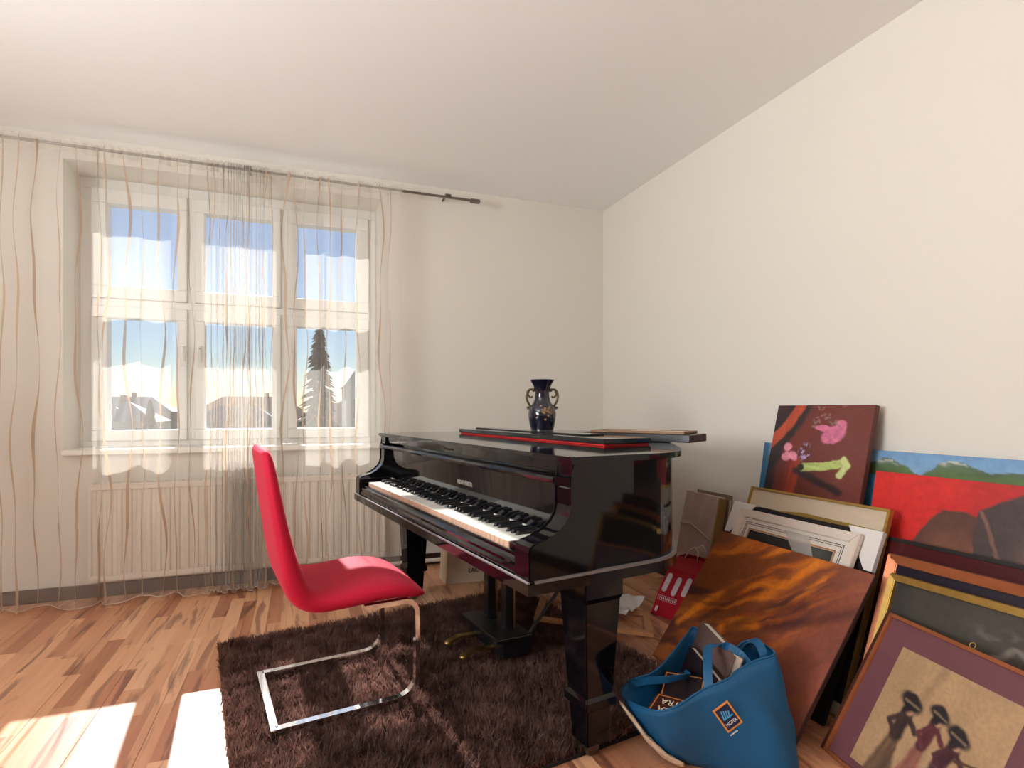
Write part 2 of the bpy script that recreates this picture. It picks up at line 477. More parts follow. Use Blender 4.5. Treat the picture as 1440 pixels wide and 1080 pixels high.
# ---- curtain rod and the two sheer curtains
rod = empty('curtain_rod', (0, 3.615, 2.464), label='thin dark metal curtain track running just below the ceiling', cat='curtain rod')
obj('rail', bx(-2.3, 1.10, -.010, .010, -.006, .005, bev=.002), M_metal, rod)
obj('end_cap', bx(1.06, 1.125, -.016, .016, -.014, .009, bev=.004), M_metal, rod)
for xb in (-1.9, -.3, .905):
    bm = bmesh.new()
    tube(bm, [(xb, .0, .012), (xb, .05, .03), (xb, .154, .03)], .007, 8)
    box(bm, xb - .02, xb + .02, -.016, .016, .004, .018, bev=.004)
    lathe(bm, [(.012, .006), (.012, .016)], 12, xb, 0)
    obj('bracket', bm, M_metal, rod)

def curtain(name, xs, amps, nfold, seed, label, y0):
    """xs: cloth-position -> X control points; amps: fold depth at those points; nfold: folds per control span"""
    rnd = random.Random(seed)
    NU, NV = 420, 46
    u = np.linspace(0, 1, NU)
    cp = np.linspace(0, 1, len(xs))
    X = np.interp(u, cp, xs); A = np.interp(u, cp, amps)
    # smooth X a little
    ker = np.ones(15) / 15
    Xs = np.convolve(np.pad(X, 7, 'edge'), ker, 'valid')
    dens = np.repeat(np.array(nfold, float), 1)
    ph = np.zeros(NU); span = (len(xs) - 1)
    rate = np.array([dens[min(int(uu * span), span - 1)] for uu in u]) * 2 * PI * span
    rate = np.convolve(np.pad(rate, 12, 'edge'), np.ones(25) / 25, 'valid')
    ph = np.concatenate([[0], np.cumsum((rate[1:] + rate[:-1]) / 2 * np.diff(u))])
    j1 = np.interp(u, np.linspace(0, 1, 23), [rnd.uniform(-.9, .9) for _ in range(23)])
    j2 = np.interp(u, np.linspace(0, 1, 31), [rnd.uniform(.55, 1.25) for _ in range(31)])
    zt, zb = 2.472, .012
    def S(uu, z):
        x = np.interp(uu, u, Xs); a = np.interp(uu, u, A * j2); p = np.interp(uu, u, ph + j1)
        h = (zt - z) / (zt - zb)
        amp = a * (.35 + .75 * np.minimum(1, h * 1.6))
        y = y0 + amp * np.sin(p + .35 * np.sin(2.2 * h + 3 * uu)) + .25 * amp * np.sin(2.3 * p + 1.3 + h)
        # tight header gathers near the tape
        y = y + .007 * np.sin(p * 6.1) * np.exp(-h * 14)
        xx = x + .35 * amp * np.cos(p + .5 * h) + .012 * h * np.sin(3 * uu * PI + seed)
        return xx, y
    root = empty(name, (0, 0, 0), label=label, cat='curtain', group=None)
    V = []
    zz = np.linspace(zt, zb, NV)
    hemw = .012 * np.sin(ph * .31 + seed)
    for iv, z in enumerate(zz):
        xx, yy = S(u, z)
        h = iv / (NV - 1)
        for i in range(NU): V.append((xx[i], yy[i], z + hemw[i] * max(0, h - .8) * 5 + (.012 if h > .8 else 0) * (h - .8) * 5))
    F = [(r * NU + i, r * NU + i + 1, (r + 1) * NU + i + 1, (r + 1) * NU + i) for r in range(NV - 1) for i in range(NU - 1)]
    pydata('sheer_fabric', V, F, M_sheer, root, smooth=True)
    # hem thread
    bm = bmesh.new(); tube(bm, [(V[(NV - 1) * NU + i]) for i in range(0, NU, 2)], .0022, 5)
    obj('weighted_hem', bm, M_hem, root, smooth=True)
    # header tape
    Vt = []
    for z in (zt + .002, zt - .03, zt - .06):
        xx, yy = S(u, z)
        for i in range(NU): Vt.append((xx[i], yy[i] - .002, z))
    Ft = [(r * NU + i, r * NU + i + 1, (r + 1) * NU + i + 1, (r + 1) * NU + i) for r in range(2) for i in range(NU - 1)]
    pydata('header_tape', Vt, Ft, M_sheer, root, smooth=True)
    # wavy embroidered ribbons: spaced evenly along the cloth
    arc = np.concatenate([[0], np.cumsum(np.hypot(np.diff(S(u, 1.2)[0]), np.diff(S(u, 1.2)[1])))])
    s = .06
    while s < arc[-1] - .065:
        uc = float(np.interp(s, arc, u)); du = float(np.interp(s + .01, arc, u) - np.interp(s - .01, arc, u)) / .02
        w_ = rnd.uniform(.0042, .0068); p1, p2 = rnd.uniform(0, 6.28), rnd.uniform(0, 6.28)
        V2 = []; nz = 60
        for q in range(nz):
            z = zt - .01 - (zt - zb - .02) * q / (nz - 1)
            cs = .016 * math.sin(z * 5.2 + p1) + .008 * math.sin(z * 11 + p2)
            wz = w_ * (.75 + .45 * math.sin(z * 8.0 + p2))
            for sg in (-1, 1):
                uu = min(1, max(0, uc + du * (cs + sg * wz)))
                xx, yy = S(np.array([uu]), z)
                V2.append((float(xx[0]), float(yy[0]) - .0025, z))
        F2 = [(2 * q, 2 * q + 1, 2 * q + 3, 2 * q + 2) for q in range(nz - 1)]
        pydata('ribbon_stripe', V2, F2, M_rib, root, smooth=True)
        s += rnd.uniform(.085, .135)
    return root

curtain('sheer_curtain', [-2.15, -1.75, -1.35, -1.00, -.70, -.50, -.40, -.335], [.040, .045, .045, .042, .038, .030, .030, .024],
        [1.3, 1.5, 1.6, 1.6, 1.6, 3.2, 5], 3, 'cream sheer curtain with wavy stripes, hanging over the window beside the red chair', 3.572)
curtain('sheer_curtain', [-.339, -.28, -.19, -.04, .16, .38, .56, .60], [.024, .032, .028, .03, .036, .038, .03, .02],
        [5, 4, 2, 1.6, 1.6, 1.5, .7], 8, 'cream sheer curtain with wavy stripes, hanging behind the keyboard end of the piano', 3.572)

# ================================================================== GRAND PIANO   (local x = towards the tail, y = towards the bass)
PO, PA = (0.5606, 1.3697, 0.0), 0.1566
piano = empty('grand_piano', PO, PA, label='black lacquered grand piano with closed lid and open keyboard', cat='piano')
PM = Matrix.Translation(PO) @ Matrix.Rotation(PA, 4, 'Z')
W, ZB, ZT, ZL0, ZL1, ZK = 1.858, .558, .594, .905, .923, .669
bent = catmull([(.40, 0), (.50, .008), (.585, .045), (.67, .125), (.77, .245), (.90, .41), (1.04, .60), (1.17, .79), (1.28, .98), (1.37, 1.17), (1.42, 1.38),
                (1.40, 1.58), (1.31, 1.74), (1.16, 1.835), (1.0, 1.858)], 5)
bent = [(float(p[0]), float(p[1])) for p in bent]
def offset_outline(pts, d):
    n = len(pts); out = []
    for i in range(n):
        a, b, c = Vector(pts[i - 1]), Vector(pts[i]), Vector(pts[(i + 1) % n])
        d1 = (b - a).normalized(); d2 = (c - b).normalized()
        n1 = Vector((d1.y, -d1.x)); n2 = Vector((d2.y, -d2.x)); nn = (n1 + n2)
        nn = nn / max(1e-6, (1 + n1.dot(n2)))
        out.append(tuple(b + nn * d))
    return out
IN = .014                                            # the case stands this far inside the ledge
case_o = [(.20, IN)] + [(p[0], p[1] + (IN if p[1] < .3 else 0)) for p in bent] + [(.20, W - IN)]
case_o = [(.20, IN), (.38, IN)] + offset_outline([(.0, 0)] + bent + [(.0, W)], -IN)[2:-2] + [(.9, W - IN), (.20, W - IN)]
bm = bmesh.new(); prism(bm, case_o, ZT, ZL0 - .001)
obj('case_rim', bm, M_black, piano)
ledge_o = [(0, 0), (.2, 0)] + bent + [(.5, W), (0, W)]
bm = bmesh.new(); prism(bm, ledge_o, ZB, ZT)
bmesh.ops.bevel(bm, geom=[e for e in bm.edges if abs(e.verts[0].co.z - e.verts[1].co.z) < 1e-6 and e.verts[0].co.z > ZT - .001], offset=.006, segments=2, affect='EDGES')
obj('keybed', bm, M_black, piano)
lid_o = [(.135, -.006), (.3, -.006)] + offset_outline([(.0, 0)] + bent + [(.0, W)], .016)[2:-2] + [(.6, W + .006), (.135, W + .006)]
bm = bmesh.new(); prism(bm, lid_o, ZL0, ZL1)
bmesh.ops.bevel(bm, geom=[e for e in bm.edges if abs(e.verts[0].co.z - e.verts[1].co.z) < 1e-6], offset=.005, segments=2, affect='EDGES')
obj('lid', bm, M_black, piano)
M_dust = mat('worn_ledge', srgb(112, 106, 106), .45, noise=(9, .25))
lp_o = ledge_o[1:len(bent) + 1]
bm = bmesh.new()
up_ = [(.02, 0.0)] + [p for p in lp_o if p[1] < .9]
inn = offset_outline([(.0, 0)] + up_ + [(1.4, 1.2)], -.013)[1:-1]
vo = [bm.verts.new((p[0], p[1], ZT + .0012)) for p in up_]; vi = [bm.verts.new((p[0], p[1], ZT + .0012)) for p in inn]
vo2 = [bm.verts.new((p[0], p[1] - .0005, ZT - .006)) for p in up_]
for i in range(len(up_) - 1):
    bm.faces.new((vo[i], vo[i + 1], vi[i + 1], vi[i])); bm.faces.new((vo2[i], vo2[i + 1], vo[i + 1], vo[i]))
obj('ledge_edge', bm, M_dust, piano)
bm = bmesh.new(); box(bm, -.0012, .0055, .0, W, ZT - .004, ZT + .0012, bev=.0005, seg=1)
obj('ledge_edge', bm, mat('ledge_gleam', srgb(120, 112, 112), .3), piano)  # lighter grey paints in the bright sunlit gleam along the front ledge
# cheeks
prof = [(.006, ZT), (.006, .672), (.010, .685), (.022, .694), (.055, .700), (.080, .706), (.104, .719), (.124, .736), (.138, .755), (.146, .785), (.146, .832), (.138, .838), (.138, .862),
        (.150, .868), (.150, ZL0 - .001), (.23, ZL0 - .001), (.23, ZT)]
for y0, y1 in ((IN * .3, .086), (W - .086, W - IN * .3)):
    bm = bmesh.new(); prism(bm, prof, y0, y1, 'y')
    bmesh.ops.bevel(bm, geom=[e for e in bm.edges if abs(e.verts[0].co.y - e.verts[1].co.y) < 1e-6], offset=.004, segments=2, affect='EDGES')
    ck = obj('cheek', bm, M_black, piano)
K0, KW = .166, 1.52
for y0, y1 in ((.0865, K0 - .002), (K0 + KW + .002, W - .0865)):
    obj('key_block', bx(.034, .20, y0, y1, ZT, .668, bev=.004), M_black, piano)
# key slip with rounded moulding
bm = bmesh.new()
sp = [(.028, ZT), (.010, ZT + .002), (.010, .606), (.014, .616), (.012, .626), (.016, .634), (.022, .640), (.022, .648), (.028, .650)]
prism(bm, sp, .0865, W - .0865, 'y')
obj('key_slip', bm, M_black, piano)
# keys: 52 white, 36 black, each its own part (shared meshes)
kw = KW / 52
bm = bmesh.new(); box(bm, .033, .20, 0.0016, kw - .0016, .640, ZK, bev=.0012, seg=1)
for f in bm.faces:
    c = f.calc_center_median()
    f.material_index = 1 if (f.normal.x < -.9 or c.z < ZK - .005) else 0
me_w = bpy.data.meshes.new('white_key'); bm.to_mesh(me_w); bm.free(); me_w.materials.append(M_ivory); me_w.materials.append(M_keyfront)
bm = bmesh.new()
hb = .0064
prism(bm, [(.090, ZK - .004), (.098, ZK + .0115), (.20, ZK + .0115), (.20, ZK - .004)], -hb, hb, 'y')
bmesh.ops.bevel(bm, geom=bm.edges[:], offset=.002, segments=1, affect='EDGES')
me_b = bpy.data.meshes.new('black_key'); bm.to_mesh(me_b); bm.free(); me_b.materials.append(M_ebony)
for i in range(52):                                   # i counts from the treble (C8) end
    o = bpy.data.objects.new('white_key', me_w); o.location = (0, K0 + i * kw, 0); link(o, piano)
names = []                                            # white notes from the bass: A0 B0 C1 ...
seq = 'ABCDEFG'
for j in range(52):
    nt_ = seq[j % 7]
    if nt_ in 'ACDFG' and j < 51:                     # a black key to the right of it (A, C, D, F, G)
        o = bpy.data.objects.new('black_key', me_b); o.location = (0, K0 + KW - (j + 1) * kw, 0); link(o, piano)
# fall board, felt, rails
bm = bmesh.new()
prism(bm, [(.184, .672), (.176, .700), (.168, .835), (.20, .835), (.20, .672)], .0865, W - .0865, 'y')
obj('fall_board', bm, M_black, piano)
obj('name_felt', bx(.180, .1835, .088, W - .088, .672, .6765), M_felt, piano)  # light grey carries a painted glint along the felt under the fall board
bm = bmesh.new()
prism(bm, [(.140, .842), (.137, .850), (.140, .858), (.150, .861), (.20, .861), (.20, .838), (.150, .838)], .088, W - .02, 'y')
obj('music_shelf_rail', bm, M_black, piano)
obj('lid_front_strip', bx(.160, .20, .0875, W - .0875, .872, ZL0 - .001, bev=.002), M_black, piano)
text_mesh('fallboard_lettering', 'AUGUST FÖRSTER', .024, M_silver, piano,
          frame_mtx((.1715, .775, .760), (0, -1, 0), (-.06, 0, 1)), sx=.72)
bm = bmesh.new()
sq = [(.158, .965 - .11 * q / 22, .889 + .0035 * math.sin(q * 2.1) + .0015 * math.sin(q * 5.3)) for q in range(23)]
tube(bm, sq, .0011, 5); obj('script_mark', bm, M_ebony, piano)
# legs
def leg(cx, cy, ztop):
    bm = bmesh.new()
    secs = [(ztop, .072), (.50, .072), (.485, .066), (.20, .050), (.19, .058), (.165, .058), (.155, .046), (.05, .040), (.045, .034)]
    rings = [[bm.verts.new((cx + sx * h, cy + sy * h, z)) for sx, sy in ((-1, -1), (1, -1), (1, 1), (-1, 1))] for z, h in secs]
    for A, B in zip(rings, rings[1:]):
        for j in range(4): bm.faces.new((A[j], A[(j + 1) % 4], B[(j + 1) % 4], B[j]))
    bm.faces.new(rings[0]); bm.faces.new(rings[-1][::-1])
    bmesh.ops.bevel(bm, geom=[e for e in bm.edges if abs(e.verts[0].co.z - e.verts[1].co.z) > .01], offset=.004, segments=2, affect='EDGES')
    l = obj('leg', bm, M_black, piano)
    bm = bmesh.new()
    n = 18
    ring = [(cx + .026 * math.cos(2 * PI * q / n), .026 + .026 * math.sin(2 * PI * q / n)) for q in range(n)]
    prism(bm, ring, cy - .012, cy + .012, 'y')
    box(bm, cx - .02, cx + .02, cy - .02, cy - .013, .02, .05); box(bm, cx - .02, cx + .02, cy + .013, cy + .02, .02, .05)
    obj('caster', bm, M_metal, l)
for c_ in ((.285, .105), (.29, W - .15), (1.22, 1.50)): leg(c_[0], c_[1], ZB + .001)
# pedal lyre
for ky in (.93, .77):
    obj('lyre_post', bx(.345, .385, ky - .02, ky + .02, .13, ZB + .001, bev=.004), M_black2, piano)
obj('lyre_box', bx(.30, .44, .69, 1.0, .055, .135, bev=.006), M_black2, piano)
obj('lyre_cap', bx(.265, .35, .67, 1.02, .128, .146, bev=.004), M_black2, piano)
for ky in (.93, .775):
    bm = bmesh.new()
    pts = catmull([(.33, ky, .075), (.27, ky, .078), (.22, ky, .082), (.185, ky, .074), (.165, ky, .066)], 4)
    bar(bm, pts, .030, .011, (0, 1, 0))
    lathe(bm, [(.0155, .060), (.0165, .066), (.0145, .072)], 14, .166, ky)
    obj('pedal', bm, M_brass, piano, smooth=False)
    bm = bmesh.new(); tube(bm, [(.40, ky, .13), (.40, ky, ZB)], .005, 8); obj('trap_rod', bm, M_brass, piano)
for ky in (.72, .97):
    bm = bmesh.new(); tube(bm, [(.42, ky, .10), (.85, ky, ZB + .003)], .008, 8); obj('lyre_brace', bm, M_black2, piano)

# ================================================================== THINGS LYING ON THE PIANO
def onP(t, k, z=0.0): return PM @ Vector((t, k, z))
# long flat black board on a red underlay
pb = empty('flat_board', onP(.50, .30, ZL1 + .0008), PA, label='long flat glossy black board with a red underside lying on the piano lid', cat='board')
obj('red_underlay', bx(.004, .217, .006, 1.25, 0, .0055, bev=.001), mat('red_cloth', srgb(200, 34, 30), .7), pb)
obj('top_panel', bx(0, .222, 0, 1.262, .0055, .026, bev=.003), M_black, pb)
obj('raised_strip', bx(.10, .20, .25, 1.255, .026, .031, bev=.001), M_black, pb)

M_gilt = mat('gilt', srgb(196, 158, 84), .32, .75, noise=(30, .25))
M_giltdk = mat('gilt_dark', srgb(120, 88, 44), .4, .6, noise=(20, .3))
M_copper = mat('copper_frame', srgb(178, 104, 64), .35, .45, noise=(18, .3))
M_brownfr = mat('brown_frame', srgb(78, 38, 26), .35, noise=(16, .3))
M_darkfr = mat('dark_frame', srgb(30, 24, 26), .35)
M_matw = mat('white_mat', srgb(226, 216, 204), .7)
M_cardw = mat('white_card', srgb(222, 214, 208), .6)
M_cream = mat('cream_frame', srgb(222, 206, 192), .4)
M_raw = mat('raw_wood', srgb(190, 132, 88), .5, noise=(24, .18))
M_pages = mat('book_pages', srgb(226, 214, 196), .8)
M_linen = mat('raw_canvas', srgb(196, 178, 150), .85)
M_pglass = mat_glass('picture_glass')

sd = Vector((.866, .5, 0)).normalized(); se = Vector((-sd.y, sd.x, 0))
ang = math.atan2(se.y, se.x)
sb = empty('framed_picture', (1.42, 1.80, ZL1 + .0008), ang, label='dark framed picture lying flat on the piano lid under a gilt frame', cat='picture')
# local x runs along the long edge, local y is away from it to the left of x; the picture lies on the -y side
bm = bmesh.new()
for a in ((0, .52, -.03, 0), (0, .52, -.18, -.15), (0, .03, -.15, -.03), (.49, .52, -.15, -.03)): box(bm, a[0], a[1], a[2], a[3], 0, .031, bev=.003)
obj('frame', bm, M_darkfr, sb)
obj('backing_board', bx(.028, .492, -.152, -.028, .004, .024), M_matw, sb)
sg_ = empty('gilt_picture_frame', (1.425, 1.84, ZL1 + .0325), ang + .05, label='slim gilt picture frame with white mat on top of the dark frame on the piano', cat='picture')
bm = bmesh.new()
for a in ((0, .42, -.018, 0), (0, .42, -.16, -.142), (0, .018, -.142, -.018), (.402, .42, -.142, -.018)): box(bm, a[0], a[1], a[2], a[3], 0, .011, bev=.002)
obj('frame', bm, mat('bronze_frame', srgb(122, 88, 56), .45, .2, noise=(20, .25)), sg_)
obj('mat_board', bx(.016, .404, -.144, -.016, .002, .008), M_matw, sg_)
# vase
vz = ZL1 + .0008 + .0312
va_ = onP(.64, .93, vz)
vase = empty('vase', va_, .35, label='dark blue glazed vase with gold flower and two scrolled handles on the piano', cat='vase')
M_vase = mat('cobalt_glaze', srgb(16, 16, 34), .12, coat=.6)
M_bronze = mat('bronze_gilt', srgb(96, 78, 48), .4, .6, noise=(40, .4))
prof = [(.001, .0), (.040, .0), (.041, .006), (.046, .035), (.050, .065), (.0505, .085), (.047, .105), (.040, .122), (.032, .137), (.0275, .155), (.0265, .175), (.028, .195), (.033, .215),
        (.041, .233), (.044, .240), (.0435, .243), (.039, .240), (.030, .218), (.024, .195), (.0225, .17), (.0215, .16), (.001, .158)]
prof = [(r * 1.28, z * .985) for r, z in prof]
pr2 = catmull(prof, 3)
bm = bmesh.new(); lathe(bm, [(max(.0008, p[0]), p[1]) for p in pr2], 40); obj('vase_body', bm, M_vase, vase, smooth=True)
# the vase handles lie in the plane seen broadside: local direction chosen by the root's rotation
hd = Vector((math.cos(-.35 - math.radians(20.6)), math.sin(-.35 - math.radians(20.6)), 0))
for s in (-1, 1):
    bm = bmesh.new()
    P2 = [(.034, .186), (.046, .194), (.062, .191), (.071, .176), (.073, .156), (.067, .136), (.058, .120), (.054, .110)]
    tube(bm, [tuple(hd * s * r) [:2] + (z,) for r, z in catmull(P2, 4)], .0054, 8)
    P3 = [(.060, .188), (.066, .174), (.060, .161), (.050, .157), (.045, .163)]
    tube(bm, [tuple(hd * s * r)[:2] + (z,) for r, z in catmull(P3, 4)], .0042, 8)
    bmesh.ops.create_uvsphere(bm, u_segments=10, v_segments=8, radius=.0085, matrix=Matrix.Translation(hd * s * .040 + Vector((0, 0, .191))))
    bmesh.ops.create_uvsphere(bm, u_segments=10, v_segments=8, radius=.007, matrix=Matrix.Translation(hd * s * .066 + Vector((0, 0, .108))))
    obj('handle', bm, M_bronze, vase, smooth=True)
# raised gold flower, petals hugging the belly, turned to the keyboard side
bm = bmesh.new(); rndv = random.Random(2)
fd = math.atan2(-.94, -.35) - .35
for q in range(26):
    th = fd + .35 + rndv.gauss(0, .30); zc = .090 + rndv.gauss(0, .011)
    rr = np.interp(zc, [p[1] for p in prof[2:9]], [p[0] for p in prof[2:9]]) + .0008
    c = [(rr * math.cos(th + a * .10 * rndv.uniform(.6, 1.2)), rr * math.sin(th + a * .10), zc + b * .006) for a, b in ((-1, 0), (-.3, 1), (.8, .6), (1, -.3), (0, -1))]
    bm.faces.new([bm.verts.new(p) for p in c])
obj('gold_flower', bm, mat('gold_leaf', srgb(150, 116, 78), .5, .3), vase)

# ================================================================== RED CHAIR  (piano-aligned)
ch = empty('cantilever_chair', onP(-.30, .84, 0), PA, label='red velvet cantilever chair on a chrome frame at the piano keyboard', cat='chair')
def mat_velvet():
    m = mat('red_velvet', srgb(186, 18, 50), .75, spec=.25, sheen=.5, noise=(9, .14), bump=(50, .12))
    b = m.node_tree.nodes['Principled BSDF']; b.inputs['Sheen Tint'].default_value = srgb(255, 120, 140); b.inputs['Sheen Roughness'].default_value = .4
    return m
M_velvet = mat_velvet()
path = [(-.574, .926, .006, .165), (-.572, .919, .014, .190), (-.566, .895, .019, .208), (-.556, .84, .022, .219), (-.542, .75, .025, .228), (-.526, .66, .028, .233), (-.508, .57, .033, .236), (-.490, .50, .038, .238),
        (-.466, .450, .040, .238), (-.424, .424, .036, .238), (-.36, .419, .033, .238), (-.28, .424, .034, .240), (-.20, .428, .034, .240), (-.13, .421, .030, .238), (-.085, .409, .023, .232), (-.060, .402, .014, .222), (-.050, .400, .005, .205)]
path = catmull(path, 3)
bm = bmesh.new(); rings = []; nsec = 28
for i, p in enumerate(path):
    a = np.array(path[max(0, i - 1)][:2]); b = np.array(path[min(len(path) - 1, i + 1)][:2]); d = (b - a) / np.linalg.norm(b - a)
    nrm = np.array([-d[1], d[0]])
    ring = []
    for j in range(nsec):
        th = 2 * PI * j / nsec; c, s = math.cos(th), math.sin(th)
        e1, e2 = .28, .62
        yy = p[3] * math.copysign(abs(c) ** e1, c); nn = p[2] * math.copysign(abs(s) ** e2, s)
        sag = .010 * (abs(yy) / .24) ** 2 if s * 1 > 0 else 0.0      # padded: side edges fall away
        ring.append(bm.verts.new((p[0] + .30 + nrm[0] * (nn - math.copysign(sag, nn) * .6), yy, p[1] + nrm[1] * (nn - math.copysign(sag, nn) * .6))))
    rings.append(ring)
for A, B in zip(rings, rings[1:]):
    for j in range(nsec): bm.faces.new((A[j], A[(j + 1) % nsec], B[(j + 1) % nsec], B[j]))
bm.faces.new(rings[0][::-1]); bm.faces.new(rings[-1])
obj('upholstered_shell', bm, M_velvet, ch, smooth=True)
for s in (-1, 1):
    yk = .215 * s
    pts = [(.03, yk, .385), (.17, yk, .385)] + [(.17 + .045 * math.sin(a), yk, .34 + .045 * math.cos(a)) for a in np.linspace(.2, PI / 2, 6)] + [(.217, yk, .2), (.216, yk, .12)] + \
          [(.146 + .07 * math.cos(a), yk, .118 - .07 * math.sin(a)) for a in np.linspace(0, PI / 2, 8)] + [(.05, yk, .047), (-.248, yk, .047)]
    bm = bmesh.new(); bar(bm, pts, .026, .016, (0, 1, 0))
    bmesh.ops.bevel(bm, geom=[e for e in bm.edges if e.is_manifold and e.calc_face_angle(0) > 1], offset=.0025, segments=2, affect='EDGES')
    obj('side_rail', bm, M_chrome, ch)
obj('rear_rail', bx(-.264, -.238, -.228, .228, .0390, .0550, bev=.002), M_chrome, ch)
obj('seat_crossbar', bx(.05, .07, -.21, .21, .378, .390, bev=.002), M_chrome, ch)

# ================================================================== SHAGGY RUG
rug = empty('shag_rug', onP(.09, .81, 0), PA, label='dark brown long-pile shag rug under the chair and piano', cat='rug')
RT, RK = 1.54 / 2, 1.41 / 2
obj('rug_backing', bx(-RT, RT, -RK, RK, .0008, .012), mat('rug_backing', srgb(34, 22, 20), .95), rug)
rs = np.random.RandomState(7); NB = 95000
bxy = np.stack([rs.uniform(-RT, RT, NB), rs.uniform(-RK, RK, NB)], 1)
# clumped lean direction
def vnoise(P, cell, seed):
    r = np.random.RandomState(seed); g = r.uniform(-1, 1, (80, 80))
    q = (P + 20) / cell; i = np.floor(q).astype(int); f = q - i; f = f * f * (3 - 2 * f); i = i % 79
    return (g[i[:, 0], i[:, 1]] * (1 - f[:, 0]) + g[i[:, 0] + 1, i[:, 1]] * f[:, 0]) * (1 - f[:, 1]) + (g[i[:, 0], i[:, 1] + 1] * (1 - f[:, 0]) + g[i[:, 0] + 1, i[:, 1] + 1] * f[:, 0]) * f[:, 1]
az = 2 * PI * (vnoise(bxy, .07, 1) + .5 * vnoise(bxy, .03, 2)) + rs.normal(0, .8, NB)
ln = .038 * (1 + .25 * vnoise(bxy, .05, 3)) * rs.uniform(.7, 1.2, NB)
lean = rs.uniform(.2, .85, NB)
wd = rs.uniform(.0011, .0021, NB)
dx, dy = np.cos(az), np.sin(az); px_, py_ = -dy, dx
ra = rs.uniform(0, 2 * PI, NB); px_, py_ = np.cos(ra), np.sin(ra)
z0 = .011
Vv = np.zeros((NB, 5, 3))
h1, h2 = ln * .55 * np.cos(lean * .5), ln * (.55 * np.cos(lean * .5) + .45 * np.cos(lean * 1.5))
o1, o2 = ln * .55 * np.sin(lean * .5), ln * (.55 * np.sin(lean * .5) + .45 * np.sin(lean * 1.5))
for q, (oo, hh, ww) in enumerate(((0 * o1, 0 * h1, 1), (o1, h1, .9))):
    for r_, sg in enumerate((-1, 1)):
        Vv[:, q * 2 + r_, 0] = bxy[:, 0] + dx * oo + px_ * wd * ww * sg
        Vv[:, q * 2 + r_, 1] = bxy[:, 1] + dy * oo + py_ * wd * ww * sg
        Vv[:, q * 2 + r_, 2] = z0 + hh
Vv[:, 4, 0] = bxy[:, 0] + dx * o2; Vv[:, 4, 1] = bxy[:, 1] + dy * o2; Vv[:, 4, 2] = z0 + np.maximum(h2, .006)
base = (np.arange(NB) * 5)[:, None]
tri = np.concatenate([base + np.array([[0, 1, 3]]), base + np.array([[0, 3, 2]]), base + np.array([[2, 3, 4]])], 0).astype(np.int32)
me = bpy.data.meshes.new('pile'); nT = len(tri)
me.vertices.add(NB * 5); me.vertices.foreach_set('co', Vv.reshape(-1).astype(np.float32))
me.loops.add(nT * 3); me.loops.foreach_set('vertex_index', tri.reshape(-1))
me.polygons.add(nT); me.polygons.foreach_set('loop_start', np.arange(0, nT * 3, 3, dtype=np.int32))
me.update(); me.validate()
def mat_pile():
    m = bpy.data.materials.new('rug_pile'); m.use_nodes = True; nt = m.node_tree; N = nt.nodes.new; L = nt.links.new
    b = nt.nodes['Principled BSDF']; out = nt.nodes['Material Output']
    tc = N('ShaderNodeTexCoord'); n = N('ShaderNodeTexNoise'); n.inputs['Scale'].default_value = 9; L(tc.outputs['Object'], n.inputs['Vector'])
    rp = N('ShaderNodeValToRGB'); rp.color_ramp.elements[0].color = srgb(84, 56, 48); rp.color_ramp.elements[1].color = srgb(146, 108, 96)
    rp.color_ramp.elements[0].position = .3; rp.color_ramp.elements[1].position = .7
    L(n.outputs['Fac'], rp.inputs[0]); L(rp.outputs[0], b.inputs['Base Color']); b.inputs['Roughness'].default_value = .45
    tl = N('ShaderNodeBsdfTranslucent'); L(rp.outputs[0], tl.inputs[0])
    mx = N('ShaderNodeMixShader'); mx.inputs[0].default_value = .5
    L(b.outputs[0], mx.inputs[1]); L(tl.outputs[0], mx.inputs[2]); L(mx.outputs[0], out.inputs[0])
    return m
M_pile = mat_pile()
me.materials.append(M_pile)
po = bpy.data.objects.new('pile', me); link(po, rug, kind='stuff')

# ================================================================== PICTURES LEANING ON THE RIGHT WALL
def lattice(U, V, fx, fy, seed, octv=3):
    out = 0; amp = 1; tot = 0
    for o in range(octv):
        r = np.random.RandomState(seed + 17 * o); g = r.rand(64, 64)
        a = U * fx * 2 ** o + 7.3 * o; b = V * fy * 2 ** o + 3.1 * o
        i = np.floor(a).astype(int); j = np.floor(b).astype(int); f = a - i; h = b - j
        f = f * f * (3 - 2 * f); h = h * h * (3 - 2 * h)
        G = lambda p, q: g[p % 64, q % 64]
        out = out + amp * ((G(i, j) * (1 - f) + G(i + 1, j) * f) * (1 - h) + (G(i, j + 1) * (1 - f) + G(i + 1, j + 1) * f) * h)
        tot += amp; amp *= .5
    return out / tot
def sstep(a, b, x):
    t = np.clip((x - a) / (b - a), 0, 1); return t * t * (3 - 2 * t)
def lin(c): return np.array(srgb(*c)[:3])
def over(img, m, c):
    return img * (1 - m[..., None]) + (lin(c) if not isinstance(c, np.ndarray) else c) * m[..., None]
def ell(U, V, cx, cy, rx, ry, a=0.0, soft=.15):
    x, y = U - cx, V - cy; ca, sa = math.cos(a), math.sin(a)
    d = np.hypot((x * ca + y * sa) / rx, (-x * sa + y * ca) / ry)
    return 1 - sstep(1 - soft, 1 + soft, d)
def stroke(U, V, pts, wdt, soft=.5):
    best = np.full(U.shape, 9.0)
    for (x0, y0), (x1, y1) in zip(pts, pts[1:]):
        dx_, dy_ = x1 - x0, y1 - y0; L2 = dx_ * dx_ + dy_ * dy_ + 1e-9
        t = np.clip(((U - x0) * dx_ + (V - y0) * dy_) / L2, 0, 1)
        best = np.minimum(best, np.hypot(U - x0 - t * dx_, V - y0 - t * dy_))
    return 1 - sstep(wdt * (1 - soft), wdt * (1 + soft), best)

